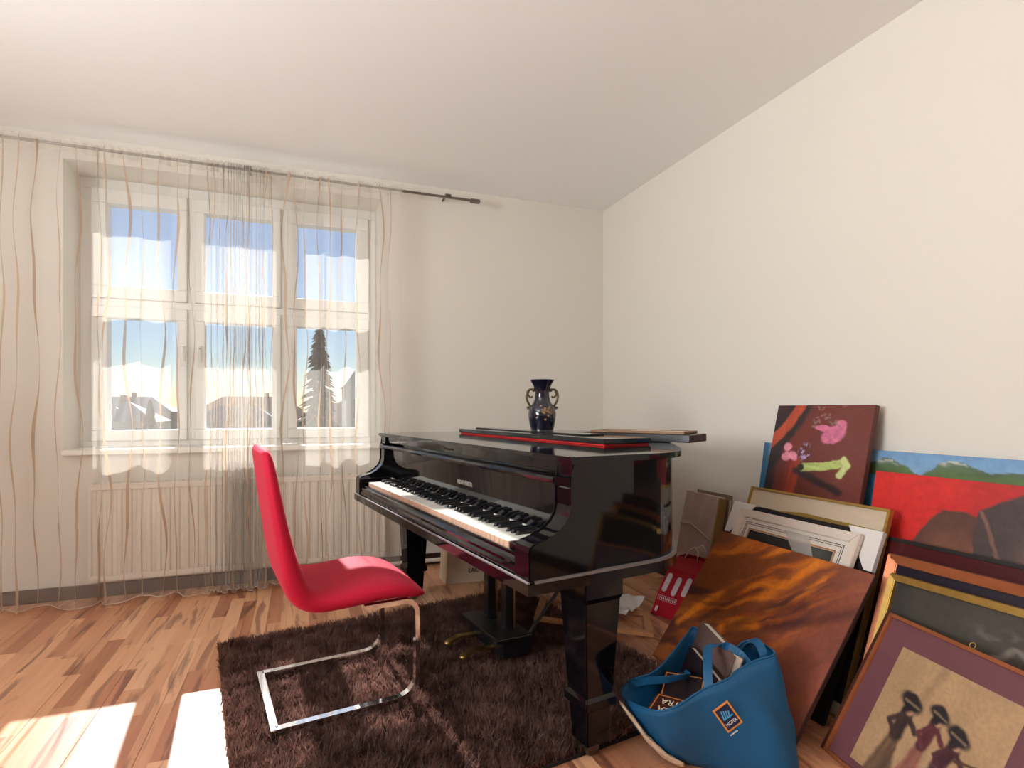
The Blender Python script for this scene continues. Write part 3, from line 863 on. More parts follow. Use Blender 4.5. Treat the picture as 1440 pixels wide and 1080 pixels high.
def painted(name, wd_, ht_, zoff, fn, parent, m, nu=150, nv=150, x0=0.0, y0=0.0, warp=.014):
    """flat picture surface: grid in local x (right), y (up), painted by fn(U, V) with V counted down from the top"""
    u = np.linspace(0, 1, nu); v = np.linspace(0, 1, nv); U, V_ = np.meshgrid(u, v)
    asp = ht_ / wd_
    Uw = U + warp * ((lattice(U, V_ * asp, 16, 16, 301, 3) - .5) + .8 * (lattice(U, V_ * asp, 48, 30, 303, 2) - .5))
    Vw = V_ + warp / asp * ((lattice(U, V_ * asp, 16, 16, 305, 3) - .5) + .8 * (lattice(U, V_ * asp, 30, 48, 307, 2) - .5))
    img = fn(Uw, Vw)
    img = np.clip(img * (.86 + .28 * lattice(U, V_ * asp, 60, 60, 309, 2))[..., None], 0, 1)
    co = np.stack([x0 + U * wd_, y0 + (1 - V_) * ht_, np.full(U.shape, zoff)], -1).reshape(-1, 3)
    me_ = bpy.data.meshes.new(name)
    F_ = [(j * nu + i, (j + 1) * nu + i, (j + 1) * nu + i + 1, j * nu + i + 1) for j in range(nv - 1) for i in range(nu - 1)]
    me_.from_pydata(co.tolist(), [], F_); me_.update()
    ca_ = me_.color_attributes.new('Col', 'FLOAT_COLOR', 'POINT')
    rgba = np.concatenate([img.reshape(-1, 3), np.ones((nu * nv, 1))], 1)
    ca_.data.foreach_set('color', rgba.reshape(-1).astype(np.float32))
    me_.materials.append(m)
    o = bpy.data.objects.new(name, me_); return link(o, parent)

def leaner(name, label, BL_, up, right=(0, -1, 0), cat='painting', **kw):
    o = empty(name, (0, 0, 0), label=label, cat=cat, **kw)
    o.matrix_world = frame_mtx(BL_, right, up); return o

M_oil = mat_attr('oil_paint', .45, .15, .25)
M_oilmatt = mat_attr('oil_paint_matt', .6, 0, .25)
M_print = mat_attr('printed_picture', .6)

def canvas(name, label, BL_, up, wd_, ht_, th, fn, side, right=(0, -1, 0), m=None, nu=150, nv=150):
    r = leaner(name, label, BL_, up, right)
    obj('stretcher', bx(0, wd_, 0, ht_, -th, -.0008, bev=.002, seg=1), side, r)
    painted('painted_face', wd_ - .002, ht_ - .002, .0, fn, r, m or M_oil, nu, nv, .001, .001)
    return r

def rails(parent, wd_, ht_, rw, z0_, z1_, m, name='frame_rail', lip=None):
    """four mitred rails"""
    def mit(a, b, c, d):
        bm = bmesh.new(); lo = [bm.verts.new((*p, z0_)) for p in (a, b, c, d)]; hi = [bm.verts.new((*p, z1_)) for p in (a, b)]
        hi += [bm.verts.new((*p, z1_ if lip is None else lip)) for p in (c, d)]
        bm.faces.new(lo); bm.faces.new(hi)
        for i in range(4): bm.faces.new((lo[i], lo[(i + 1) % 4], hi[(i + 1) % 4], hi[i]))
        bmesh.ops.bevel(bm, geom=bm.edges[:], offset=min(.0025, rw * .12), segments=2, affect='EDGES')
        obj(name, bm, m, parent)
    w_, h_ = wd_, ht_
    mit((0, 0), (w_, 0), (w_ - rw, rw), (rw, rw)); mit((w_, 0), (w_, h_), (w_ - rw, h_ - rw), (w_ - rw, rw))
    mit((w_, h_), (0, h_), (rw, h_ - rw), (w_ - rw, h_ - rw)); mit((0, h_), (0, 0), (rw, rw), (rw, h_ - rw))

# --- mountain landscape at the very back
def f_land(U, V):
    img = over(np.zeros(U.shape + (3,)), np.ones(U.shape), (132, 172, 204))
    img = over(img, sstep(.10, .0, V) * .5, (96, 140, 190))
    n = lattice(U, V, 9, 20, 5)
    V = V * 2.0
    ridge = .13 - .075 * np.exp(-((U - .50) / .05) ** 2) - .07 * np.exp(-((U - .27) / .06) ** 2) - .07 * np.exp(-((U - .68) / .07) ** 2) + .05 * np.exp(-((U - .60) / .03) ** 2) - .09 * np.exp(-((U - .95) / .1) ** 2) + .03 * (n - .5)
    mm = sstep(ridge - .006, ridge + .006, V)
    rock = lin((92, 112, 96)) * (.75 + .5 * n)[..., None]
    img = over(img, mm, rock)
    snow = mm * sstep(.045, .0, V - ridge) * sstep(.45, .6, lattice(U, V, 40, 60, 9)) * sstep(.1, .06, ridge)
    img = over(img, snow, (206, 204, 194))
    img = over(img, mm * sstep(.06, .16, V) * .8, lin((84, 108, 52)) * (.6 + .8 * n)[..., None])
    img = over(img, sstep(.20, .22, V), (64, 128, 164))
    img = over(img, sstep(.035, .02, U), (52, 108, 146))
    return img
canvas('mountain_landscape', 'mountain landscape painting with green slopes and blue lake, behind the other canvases', (1.985, 2.13, .001), (.14, 0, .894), 1.25, .905, .026,
       f_land, mat('blue_canvas_edge', srgb(44, 104, 146), .6), nu=220, nv=160)

# --- dark red painting with dresses (hung sideways)
def f_flow(U, V0):
    V = V0 * 2.62                                       # the upper part carries what can be seen
    n = lattice(U, V, 6, 6, 11); n2 = lattice(U, V, 26, 5, 12)
    img = over(np.zeros(U.shape + (3,)), np.ones(U.shape), (98, 40, 32))
    img = img * (.75 + .5 * n)[..., None]
    img = over(img, sstep(.35, .8, U) * .55, (122, 62, 52))
    dark = sstep(.03, -.05, (U - .30) + (V - .05) * .42 - .12 * n) * sstep(-.3, .3, U + V)
    img = over(img, dark * .92, (26, 24, 30))
    img = over(img, stroke(U, V, [(.30, -.05), (.17, .20), (-.02, .44)], .055, .25), lin((176, 70, 40)) * (.7 + .6 * n2)[..., None])
    img = over(img, stroke(U, V, [(.56, .02), (.42, .22), (.22, .50)], .075, .4) * .85, (110, 42, 30))
    img = over(img, stroke(U, V, [(.30, .62), (.27, 1.1)], .075, .2), lin((150, 52, 34)) * (.6 + .8 * lattice(U, V, 40, 3, 3))[..., None])
    img = over(img, stroke(U, V, [(.24, .62), (.20, 1.1)], .03, .4), (120, 40, 30))
    img = over(img, sstep(.13, .08, U) * sstep(.6, .9, V) * .9, (30, 28, 34))
    for c in ((.66, .30, .12, .085, -.5), (.72, .21, .055, .06, 0), (.55, .24, .10, .03, .1), (.62, .34, .07, .05, 0)):
        img = over(img, ell(U, V, *c, soft=.2), lin((206, 112, 142)) * (.72 + .55 * lattice(U, V, 22, 22, 21))[..., None])
    for c in ((.20, .46, .045, .05, 0), (.20, .56, .05, .045, 0), (.28, .55, .055, .04, .6)):
        img = over(img, ell(U, V, *c, soft=.2), lin((224, 140, 158)) * (.75 + .5 * lattice(U, V, 25, 25, 22))[..., None])
    sp = sstep(.55, .68, lattice(U, V, 34, 34, 23)) * ell(U, V, .40, .50, .07, .085, 0, .4)
    img = over(img, sp, (178, 160, 200))
    img = over(img, stroke(U, V, [(.33, .70), (.52, .76), (.80, .86)], .035, .6) * .9, (32, 26, 26))
    img = over(img, stroke(U, V, [(.40, .66), (.60, .63), (.80, .58)], .042, .2), lin((190, 206, 120)) * (.7 + .6 * lattice(U, V, 6, 40, 24))[..., None])
    img = over(img, stroke(U, V, [(.80, .54), (.84, .60), (.78, .70)], .028, .4), (204, 210, 140))
    img = over(img, ell(U, V, .38, .66, .035, .04, 0, .3), (40, 40, 28))
    for q in range(16):
        r = random.Random(q); cx_, cy_ = r.uniform(.4, .72), r.uniform(.02, .22)
        img = over(img, stroke(U, V, [(cx_, cy_), (cx_ + r.uniform(-.06, .06), cy_ + r.uniform(-.03, .03))], .009, .6) * .6, (150, 120, 110))
    return img
canvas('figure_painting', 'dark red painting with pink and pale green dresses leaning against the wall', (1.84, 2.018, .001), (.26, 0, 1.076), .476, 1.105, .026,
       f_flow, mat('brown_canvas_edge', srgb(92, 48, 38), .6), nu=170, nv=380)

# --- red painting with dark rounded shapes
def f_red(U, V0):
    V = V0 * 3.6                                        # ~0..1 over the visible strip
    n = lattice(U, V, 5, 5, 31)
    img = over(np.zeros(U.shape + (3,)), np.ones(U.shape), (206, 40, 36)) * (.82 + .36 * n)[..., None]
    img = over(img, sstep(.28, .40, U) * sstep(1.2, .2, V) * .35, (150, 32, 34))
    h1 = .45 + (U - .31) ** 2 * np.where(U < .31, 28.0, 11.0)
    img = over(img, sstep(h1 - .02, h1 + .03, V), lin((92, 58, 48)) * (.8 + .4 * n)[..., None])
    img = over(img, sstep(h1 + .1, h1 + .5, V) * .5, (140, 88, 62))
    h2 = (.60 - U) ** 2 * np.where(U < .60, 8.0, 2.0) + .02
    img = over(img, sstep(h2 - .02, h2 + .03, V) * (U > .375), lin((72, 58, 56)) * (.85 + .3 * n)[..., None])
    img = over(img, sstep(.55, 1.0, V) * sstep(.46, .6, U) * .75, (160, 112, 90))
    img = over(img, stroke(U, V, [(.385, .42), (.415, .7), (.45, 1.1)], .006, .6) * .5, (160, 110, 90))
    return img
canvas('red_painting', 'bright red painting with dark rounded shapes in front of the mountain landscape', (1.90, 1.513, .001), (.16, 0, .821), .95, .836, .026,
       f_red, mat('red_canvas_edge', srgb(150, 34, 30), .6), nu=200, nv=260)

# --- framed pictures standing in front of them, right-hand pile
mp = leaner('maroon_panel', 'dark glossy panel with black edge, maroon as painted reflection of the red painting above', (1.76, 1.392, .001), (.19, 0, .603), cat='panel')
obj('panel_board', bx(0, .85, 0, .632, -.018, 0, bev=.002), mat('maroon_reflection', srgb(74, 24, 26), .25, noise=(3, .3)), mp)  # maroon base colour stands in for the red painting mirrored in the panel
obj('black_edge', bx(-.002, .852, .620, .6335, -.020, .003, bev=.001), M_darkfr, mp)

cp = leaner('copper_framed_picture', 'copper and brown moulded picture frame behind the gold framed dark painting', (1.68, 1.335, .001), (.20, 0, .563), cat='picture')
rails(cp, .80, .597, .030, -.026, .004, M_copper, lip=-.006)
rails(cp, .804, .601, .014, -.028, -.001, M_brownfr, name='outer_moulding')
obj('picture_board', bx(.028, .772, .028, .569, -.018, -.014), mat('dark_picture', srgb(34, 26, 38), .3), cp)

def f_ghost(U, V):
    n = lattice(U, V, 5, 6, 41)
    img = over(np.zeros(U.shape + (3,)), np.ones(U.shape), (62, 54, 44)) * (.75 + .5 * n)[..., None]
    img = over(img, sstep(.12, .0, U) * .7, (34, 30, 28))
    img = over(img, sstep(.22, .36, V) * .6, (56, 34, 34))
    w_ = sstep(.52, .72, lattice(U + .3 * V, V * 1.4, 12, 9, 42))
    img = over(img, w_ * ell(U, V, .52, .24, .20, .10, .45, .5) * .8, (118, 110, 100))
    img = over(img, stroke(U, V, [(.40, .26), (.46, .18), (.52, .22), (.60, .30)], .012, .8) * .7, (130, 118, 104))
    return img
gp = leaner('gold_framed_painting', 'gold framed dark painting with a pale ghostly figure', (1.62, 1.287, .001), (.20, 0, .514), cat='painting')
rails(gp, .78, .551, .020, -.026, .006, M_gilt, lip=.002)
rails(gp, .784, .555, .009, -.028, -.004, M_giltdk, name='outer_moulding')
painted('painted_face', .742, .513, -.014, f_ghost, gp, M_oilmatt, 150, 120, .019, .019)

def f_sepia(U, V):
    n = lattice(U, V, 6, 6, 51)
    img = over(np.zeros(U.shape + (3,)), np.ones(U.shape), (182, 146, 108)) * (.85 + .3 * n)[..., None]
    img = over(img, stroke(U, V, [(.42, -.05), (.36, .2), (.33, .4)], .03, .8) * .4, (130, 100, 74))
    # standing figures in long dresses with big hats, loose brushwork
    def fig(cx_, cy_, s, dress, bodice, lean_):
        nonlocal img
        fold = (.55 + .9 * lattice(U * 1.6 + V * .3, V, 22, 4, 61))[..., None]
        for q in np.linspace(0, 1, 7):                       # flaring skirt
            img = over(img, stroke(U, V, [(cx_ + lean_ * .45, cy_ + .24), (cx_ + lean_ + (q - .5) * .20 * s, cy_ + .80)], .026 * s, .6), lin(dress) * fold)
        img = over(img, stroke(U, V, [(cx_ + .0, cy_ + .09), (cx_ + lean_ * .45, cy_ + .27)], .046 * s, .35), lin(bodice) * fold)
        img = over(img, stroke(U, V, [(cx_ - .03 * s, cy_ + .12), (cx_ - .09 * s, cy_ + .20), (cx_ - .03 * s, cy_ + .27)], .018 * s, .5), lin(bodice) * 1.3)
        img = over(img, stroke(U, V, [(cx_ + .035 * s, cy_ + .12), (cx_ + .10 * s, cy_ + .19)], .018 * s, .5), lin(bodice) * 1.2)
        img = over(img, ell(U, V, cx_ + .015, cy_ + .055, .032 * s, .040 * s, .2, .25), (192, 146, 116))
        img = over(img, ell(U, V, cx_ - .012, cy_ + .050, .030 * s, .045 * s, .3, .4), (44, 28, 30))
        img = over(img, ell(U, V, cx_, cy_, .090 * s, .048 * s, .30, .3), (30, 24, 32))
        img = over(img, ell(U, V, cx_ - .01, cy_ - .03, .055 * s, .034 * s, .2, .4), (38, 28, 32))
        img = over(img, stroke(U, V, [(cx_ - .05 * s, cy_ - .005), (cx_ + .06 * s, cy_ + .02)], .008 * s, .8) * .7, (150, 126, 96))
    fig(.27, .36, 1.2, (112, 84, 62), (60, 40, 36), -.03)
    fig(.50, .33, 1.0, (150, 92, 76), (92, 40, 44), -.07)
    fig(.68, .40, 1.1, (104, 102, 70), (70, 32, 40), -.12)
    img = over(img, stroke(U, V, [(.72, .56), (.86, .52), (.99, .49)], .011, .5), (88, 56, 40))
    img = over(img, stroke(U, V, [(.86, .70), (.94, .75)], .013, .6) * .6, (110, 74, 54))
    return img
sp_d = Vector((-.213, -.977, 0)).normalized()
sp_ = leaner('sepia_framed_picture', 'slim copper framed sepia picture of figures in hats, with a purple mat', (1.515, 1.283, .001), (.235, -.019, .41), right=sp_d, cat='picture')
SW, SH = .60, .474
rails(sp_, SW, SH, .011, -.016, .003, M_copper)
obj('side_moulding', bx(-.014, -.0005, -.002, SH, -.022, 0, bev=.002), M_brownfr, sp_)
obj('mat_board', bx(.010, SW - .010, .010, SH - .010, -.012, -.006), mat('purple_mat', srgb(118, 72, 78), .5, noise=(4, .1)), sp_)
painted('picture_print', .36, .36, -.005, f_sepia, sp_, M_print, 150, 150, .085, .035)
obj('glass_pane', bx(.010, SW - .010, .010, SH - .010, -.003, -.001), M_pglass, sp_)
bm = bmesh.new(); tube(bm, [(.262 + .008 * math.cos(a), SH + .008 + .008 * math.sin(a), -.006) for a in np.linspace(0, 2 * PI, 16, endpoint=False)], .0016, 6, closed=True)
obj('hanging_ring', bm, M_brass, sp_, smooth=True)

# --- left-hand pile: gilt frame, card-cornered frame, cream frame, orange canvas
gf = leaner('slim_gilt_frame', 'slim gilt picture frame with cream mat standing behind the cream frame', (1.705, 2.031, .001), (.245, 0, .70), cat='picture')
rails(gf, .654, .7415, .010, -.020, .003, M_gilt)
obj('mat_board', bx(.009, .645, .009, .7325, -.012, -.006), mat('ivory_mat', srgb(206, 186, 160), .6), gf)
obj('picture_print', bx(.009, .645, .05, .655, -.0058, -.004), mat('dark_print', srgb(36, 28, 30), .4), gf)
bm = bmesh.new(); prism(bm, [(.10, .645), (.645, .632), (.645, .660), (.30, .668)], -.004, -.002, 'z')
obj('gold_slip', bm, mat('gold_slip', srgb(176, 142, 72), .4, .4), gf)
obj('glass_pane', bx(.010, .644, .010, .7315, -.001, .0005), M_pglass, gf)

cf = leaner('card_cornered_frame', 'dark picture frame with white card corner protectors behind the cream frame', (1.62, 2.075, .001), (.28, 0, .62), cat='picture')
CW, CH = .70, .680
rails(cf, CW, CH, .035, -.014, .0, M_darkfr)
obj('picture_board', bx(.033, CW - .033, .033, CH - .033, -.010, -.006), mat('dark_picture2', srgb(40, 30, 30), .4), cf)
for x0_, x1_, sx_ in ((-.008, .125, 1), (CW + .008, CW - .125, -1)):
    bm = bmesh.new()
    prism(bm, [(x0_, CH + .006), (x1_, CH + .006), (x0_ + sx_ * .03, CH - .14), (x0_, CH - .14)], -.016, .0035, 'z')
    obj('corner_protector', bm, M_cardw, cf)

def f_mini(U, V):
    n = lattice(U, V, 6, 6, 71)
    img = over(np.zeros(U.shape + (3,)), np.ones(U.shape), (46, 42, 38)) * (.6 + .8 * n)[..., None]
    img = over(img, ell(U, V, .42, .35, .12, .2, 0, .5) * .7, (120, 92, 50))
    img = over(img, ell(U, V, .82, .4, .2, .4, 0, .5) * .6, (120, 122, 112))
    img = over(img, ell(U, V, .7, .3, .1, .2, 0, .5) * .6, (60, 74, 52))
    return img
wf = leaner('cream_frame', 'cream stepped picture frame with wide white mat behind the orange canvas', (1.565, 2.006, .001), (.305, 0, .607), cat='picture')
FW, FH = .582, .679
rails(wf, FW, FH, .036, -.012, .010, M_cream, lip=.004)
bm = bmesh.new()
rails(wf, FW, FH, .001, -.012, -.011, M_cream, name='back_edge')
bm.free()
obj('mat_board', bx(.034, FW - .034, .034, FH - .034, -.008, -.003), M_matw, wf)
for i_, (a, rw, mm) in enumerate(((.052, .0022, M_brownfr), (.060, .0018, M_brownfr), (.078, .006, M_raw))):
    bm = bmesh.new()
    for q in ((a, FW - a, a, a + rw), (a, FW - a, FH - a - rw, FH - a), (a, a + rw, a, FH - a), (FW - a - rw, FW - a, a, FH - a)): box(bm, q[0], q[1], q[2], q[3], -.003, -.0018)
    obj('mat_line', bm, mm, wf)
painted('picture_print', FW - .172, FH - .172, -.002, f_mini, wf, M_print, 90, 90, .086, .086)
obj('glass_pane', bx(.034, FW - .034, .034, FH - .034, .0, .0015), M_pglass, wf)
bm = bmesh.new(); prism(bm, [(.26, FH - .05), (.38, FH - .05), (.47, FH - .20), (.44, FH - .24)], .0018, .0024, 'z')
obj('plastic_wrap', bm, mat_sheer('clear_wrap', srgb(235, 228, 222), .35, .3), wf)

def f_orange(U, V):
    cu, su = math.cos(-.75), math.sin(-.75)
    warp = .12 * (lattice(U, V, 3, 3, 81) - .5)
    A_ = (U * cu + V * su) + warp; B_ = (-U * su + V * cu) + warp * 1.5 + .25 * (U - .5) ** 2
    n = lattice(A_ + 2, B_ + 2, 3, 16, 82, 4); n2 = lattice(A_ + 5, B_ + 4, 2, 11, 84, 3); g = lattice(U, V, 3, 3, 86)
    img = over(np.zeros(U.shape + (3,)), np.ones(U.shape), (136, 72, 32))
    img = over(img, sstep(.3, .95, U * .75 + V * .35), (134, 72, 56))
    img = img * (.8 + .4 * g)[..., None]
    img = over(img, sstep(.50, .30, n2) * .8 * sstep(-.1, .3, V) * sstep(1.15, .5, U), (48, 24, 34))
    reg = np.exp(-((U - .40) / .34) ** 2) * (.45 + .55 * sstep(1.05, .2, V))
    img = over(img, sstep(.46, .62, n) * reg * .95, (204, 100, 20))
    img = over(img, sstep(.58, .72, n) * reg * .9, (222, 132, 36))
    for pts, wv in (([(.12, .58), (.28, .34), (.40, .16)], .020), ([(.50, .36), (.62, .18), (.70, .02)], .022), ([(.58, .40), (.72, .20), (.82, .06)], .016), ([(.05, .72), (.18, .50)], .013), ([(.36, .62), (.55, .52)], .016), ([(.30, .82), (.50, .76), (.70, .74)], .020)):
        img = over(img, stroke(U, V, pts, wv * 1.3, .95) * .9 * sstep(.36, .56, n), (224, 124, 28))
    for pts, wv in (([(.20, .62), (.36, .42), (.46, .30)], .022), ([(.40, .60), (.56, .42), (.75, .30)], .028), ([(.62, .50), (.85, .34), (1.0, .22)], .03)):
        img = over(img, stroke(U, V, pts, wv, .9) * .6, (58, 26, 32))
    return img
canvas('orange_canvas', 'large abstract canvas with orange and brown flame streaks behind the blue tote bag', (1.405, 2.032, .001), (.375, 0, .506), .722, .630, .020,
       f_orange, mat('dark_canvas_edge', srgb(58, 28, 24), .6), nu=230, nv=210)

# --- wrapped package and thin board by the piano tail
pk = leaner('wrapped_package', 'picture wrapped in pale packing foam leaning on the wall beside the piano tail', (1.93, 2.640, .001), (.13, 0, .595), cat='package')
bm = bx(0, .262, 0, .609, -.052, 0, bev=.006, seg=2)
bmesh.ops.subdivide_edges(bm, edges=[e for e in bm.edges if e.calc_length() > .1], cuts=5, use_grid_fill=True)
rp_ = random.Random(5)
for v in bm.verts:
    if v.co.z > -.003: v.co.z += rp_.uniform(-.003, .003)
obj('foam_wrap', bm, mat('packing_foam', srgb(176, 152, 140), .45, noise=(8, .1), bump=(14, .5)), pk, smooth=False)
obj('kraft_side', bx(.2615, .272, .004, .600, -.056, -.004, bev=.002), mat('kraft', srgb(150, 112, 62), .7), pk)
for yy in (.16, .42):
    bm = bmesh.new(); tube(bm, [(0, yy, .004), (.09, yy + .012, .005), (.19, yy - .02, .005), (.262, yy - .05, .004)], .004, 6)
    obj('tape_crease', bm, mat('packing_foam', (1, 1, 1, 1)), pk, smooth=True)
tb = leaner('thin_board', 'thin grey board between the wrapped package and the wall', (2.045, 2.62, .001), (.075, 0, .60), cat='board')
obj('board_sheet', bx(0, .275, 0, .604, -.006, 0, bev=.001), mat('greyboard', srgb(128, 108, 84), .7), tb)
obj('board_label', bx(.262, .2752, .3, .58, 0, .0008), M_linen, tb)

# ================================================================== BAGS, LOOSE FRAME, PAPERS
# red shopping bag, narrow and leaning
rb = empty('red_shopping_bag', (1.692, 2.457, .001), math.atan2(-.128, .037), label='red paper shopping bag with white strokes beside the orange canvas', cat='bag')
M_redbag = mat('red_paper', srgb(176, 18, 40), .4, noise=(5, .12)); M_wprint = mat('white_print', srgb(222, 202, 204), .6)
bm = bmesh.new()
def rbp(x, y, z): return (x + z * .34, y, z)
sec = [(0.0, (0, .25, 0, .09)), (.15, (.01, .25, -.004, .09)), (.26, (.025, .245, .0, .085)), (.33, (.05, .235, .012, .075))]
rings = [[bm.verts.new(rbp(x, y, z)) for x, y in ((a, c), (b, c), (b, d), (a, d))] for z, (a, b, c, d) in sec]
for A, B in zip(rings, rings[1:]):
    for j in range(4): bm.faces.new((A[j], A[(j + 1) % 4], B[(j + 1) % 4], B[j]))
bm.faces.new(rings[0])
o = obj('bag_body', bm, M_redbag, rb)
md = o.modifiers.new('thick', 'SOLIDIFY'); md.thickness = .0015
def caps(pts, wdt, z, m, nm):
    bm = bmesh.new(); (xa, za), (xb, zb_) = pts
    d = Vector((xb - xa, zb_ - za)).normalized(); n_ = Vector((-d.y, d.x)); P_ = []
    for s, (cx_, cz_) in ((1, (xb, zb_)), (-1, (xa, za))):
        for q in np.linspace(-PI / 2, PI / 2, 8):
            v = d * s * math.cos(q) * wdt + n_ * (math.sin(q) * wdt) * s
            P_.append((cx_ + v.x, cz_ + v.y))
    fr = [bm.verts.new((x + zz * .34, -.0075, zz)) for x, zz in P_]; bk = [bm.verts.new((x + zz * .34, -.0055, zz)) for x, zz in P_]
    bm.faces.new(fr); bm.faces.new(bk[::-1])
    for i in range(len(fr)): bm.faces.new((fr[i], fr[i - 1], bk[i - 1], bk[i]))
    return obj(nm, bm, m, rb)
caps([(.040, .150), (.052, .225)], .014, 0, M_wprint, 'printed_stroke'); caps([(.098, .140), (.110, .215)], .014, 0, M_wprint, 'printed_stroke')
caps([(.155, .150), (.165, .225)], .014, 0, M_wprint, 'printed_stroke')
caps([(.028, .030), (.030, .046)], .008, 0, M_wprint, 'printed_badge')
bm = bmesh.new()
for a in ((.02, .13, .088, .0895), (.02, .13, .112, .1135), (.02, .0215, .088, .1135), (.1285, .13, .088, .1135)):
    P_ = [(a[0], a[2]), (a[1], a[2]), (a[1], a[3]), (a[0], a[3])]
    fr = [bm.verts.new((x + zz * .34, -.0075, zz)) for x, zz in P_]; bm.faces.new(fr)
for q in range(9):
    x0_ = .028 + q * .0112; P_ = [(x0_, .094), (x0_ + (.006 if q % 3 else .003), .094), (x0_ + .006, .107), (x0_, .107)]
    bm.faces.new([bm.verts.new((x + zz * .34, -.0075, zz)) for x, zz in P_])
obj('printed_box', bm, M_wprint, rb)
for y_ in (.012, .075):
    bm = bmesh.new(); tube(bm, [rbp(.09, y_, .325), rbp(.10, y_, .37), rbp(.125, y_, .39), rbp(.15, y_, .37), rbp(.16, y_, .325)], .0025, 6)
    obj('cord_handle', bm, M_wprint, rb, smooth=True)

# canvas paper bag with lettering under the piano
cb = empty('paper_carrier_bag', (.815, 3.29, .001), math.radians(-4), label='beige carrier bag with black lettering standing under the piano', cat='bag')
bm = bmesh.new()
secs = [(0.0, -.006), (.05, .0), (.2, .006), (.40, .0)]
rings = [[bm.verts.new(p + (z,)) for p in ((0 + d, 0), (.36 - d, 0), (.36 - d, .16), (-.012 + d, .165))] for z, d in secs]
for A, B in zip(rings, rings[1:]):
    for j in range(4): bm.faces.new((A[j], A[(j + 1) % 4], B[(j + 1) % 4], B[j]))
bm.faces.new(rings[0])
o = obj('bag_body', bm, mat('beige_paper', srgb(214, 196, 172), .7, bump=(7, .3)), cb); md = o.modifiers.new('thick', 'SOLIDIFY'); md.thickness = .002
text_mesh('bag_lettering', 'LAC', .040, mat('black_print', srgb(40, 34, 32), .7), cb, frame_mtx((.165, -.0065, .074), (1, 0, 0), (0, 0, 1)), sx=.9)

# empty wooden frame lying on the floor under the piano
fa = Vector((1.031, 2.455, .046)); fb = Vector((1.518, 2.177, .003)); fd_ = (fb - fa); fl = fd_.length
wfm = empty('loose_wooden_frame', (0, 0, 0), label='empty light wooden frame lying half on the rug behind the piano leg', cat='frame')
wfm.matrix_world = frame_mtx(fa, fd_, (.496, .868, .0))
rails(wfm, fl, .30, .036, 0, .018, M_raw)
wp = empty('paper_sheet', (1.545, 2.50, .024), .5, label='crumpled white paper sheet lying beside the red shopping bag', cat='paper')
bm = bmesh.new(); bmesh.ops.create_grid(bm, x_segments=6, y_segments=5, size=.5)
rq = random.Random(8)
for v in bm.verts: v.co = Vector((v.co.x * .20, v.co.y * .16, .012 + rq.uniform(0, .022) + .05 * max(0, v.co.x)))
obj('sheet', bm, M_cardw, wp)

# ---- blue tote bag with books
tote = empty('blue_tote_bag', (1.21, 1.36, .001), 0, label='blue supermarket tote bag slumped open and filled with books', cat='bag')
M_tote = mat('blue_nonwoven', srgb(8, 84, 128), .55, noise=(5, .18), bump=(120, .12))
rim = [(.946, 1.528, .15), (.978, 1.536, .19), (1.066, 1.513, .22), (1.236, 1.586, .28), (1.275, 1.590, .30), (1.285, 1.506, .27), (1.309, 1.450, .27), (1.358, 1.452, .29), (1.385, 1.421, .30),
       (1.370, 1.331, .30), (1.293, 1.338, .285), (1.218, 1.331, .27), (1.181, 1.320, .26), (1.084, 1.323, .24), (.979, 1.319, .21), (.945, 1.384, .18)]
basel = [(1.03, 1.42), (1.06, 1.47), (1.12, 1.50), (1.20, 1.50), (1.25, 1.48), (1.28, 1.45), (1.31, 1.42), (1.34, 1.40), (1.37, 1.36), (1.38, 1.28), (1.35, 1.22), (1.30, 1.20), (1.24, 1.235), (1.15, 1.30), (1.08, 1.36), (1.04, 1.39)]
TO = np.array([1.21, 1.36, .001])
rimc = catmull(rim, 4, True); basec = catmull([b + (0.004,) for b in basel], 4, True)
nR = len(rimc); lv = 11; V = []; rt = np.random.RandomState(3)
for l in range(lv):
    f = l / (lv - 1)
    for q in range(nR):
        p = np.array(basec[q]) * (1 - f) + np.array(rimc[q]) * f
        cen = np.array([1.20, 1.38, p[2]]); d = p - cen; d[2] = 0
        bulge = .020 * math.sin(f * PI) + .006 * math.sin(q * .55 + 5 * f) * math.sin(f * PI) + .004 * math.sin(q * 1.3 - 9 * f) * math.sin(f * PI)
        p = p + d / (np.linalg.norm(d) + 1e-6) * bulge
        V.append(p - TO)
F_ = [(l * nR + q, l * nR + (q + 1) % nR, (l + 1) * nR + (q + 1) % nR, (l + 1) * nR + q) for l in range(lv - 1) for q in range(nR)] + [tuple(range(nR))[::-1]]
tb_ = pydata('bag_body', V, F_, M_tote, tote, smooth=True)
md = tb_.modifiers.new('thick', 'SOLIDIFY'); md.thickness = .0025; md.offset = -1
bm = bmesh.new(); tube(bm, [tuple(np.array(p) - TO) for p in rimc], .0035, 6, closed=True); obj('rim_binding', bm, M_tote, tote, smooth=True)
bvh = BVHTree.FromPolygons([Vector(v) for v in V], F_)
# logo patch on the front panel
def on_bag(p, d=.004):
    c, n_, *_ = bvh.find_nearest(Vector(p) - Vector(TO))
    out = Vector((-.45, -.85, .25))
    if n_.dot(out) < 0: n_ = -n_
    return c + n_ * d, n_
pc, pn = on_bag((1.135, 1.245, .175))
upv = Vector((-.50, .42, .85)); upv = (upv - pn * upv.dot(pn)).normalized()
rightv = upv.cross(pn).normalized()
LM = frame_mtx(pc, rightv, upv)
patch = empty('logo_patch', (0, 0, 0)); patch.parent = tote; patch.matrix_local = LM @ Matrix.Diagonal((.74, .84, 1, 1))
obj('patch_border', bx(-.036, .036, -.046, .046, -.0006, .0006, bev=.0004, seg=1), mat('logo_orange', srgb(224, 142, 60), .5), patch)
obj('patch_field', bx(-.029, .029, -.039, .039, .0004, .0012), mat('logo_navy', srgb(14, 34, 74), .5), patch)
bm = bmesh.new()
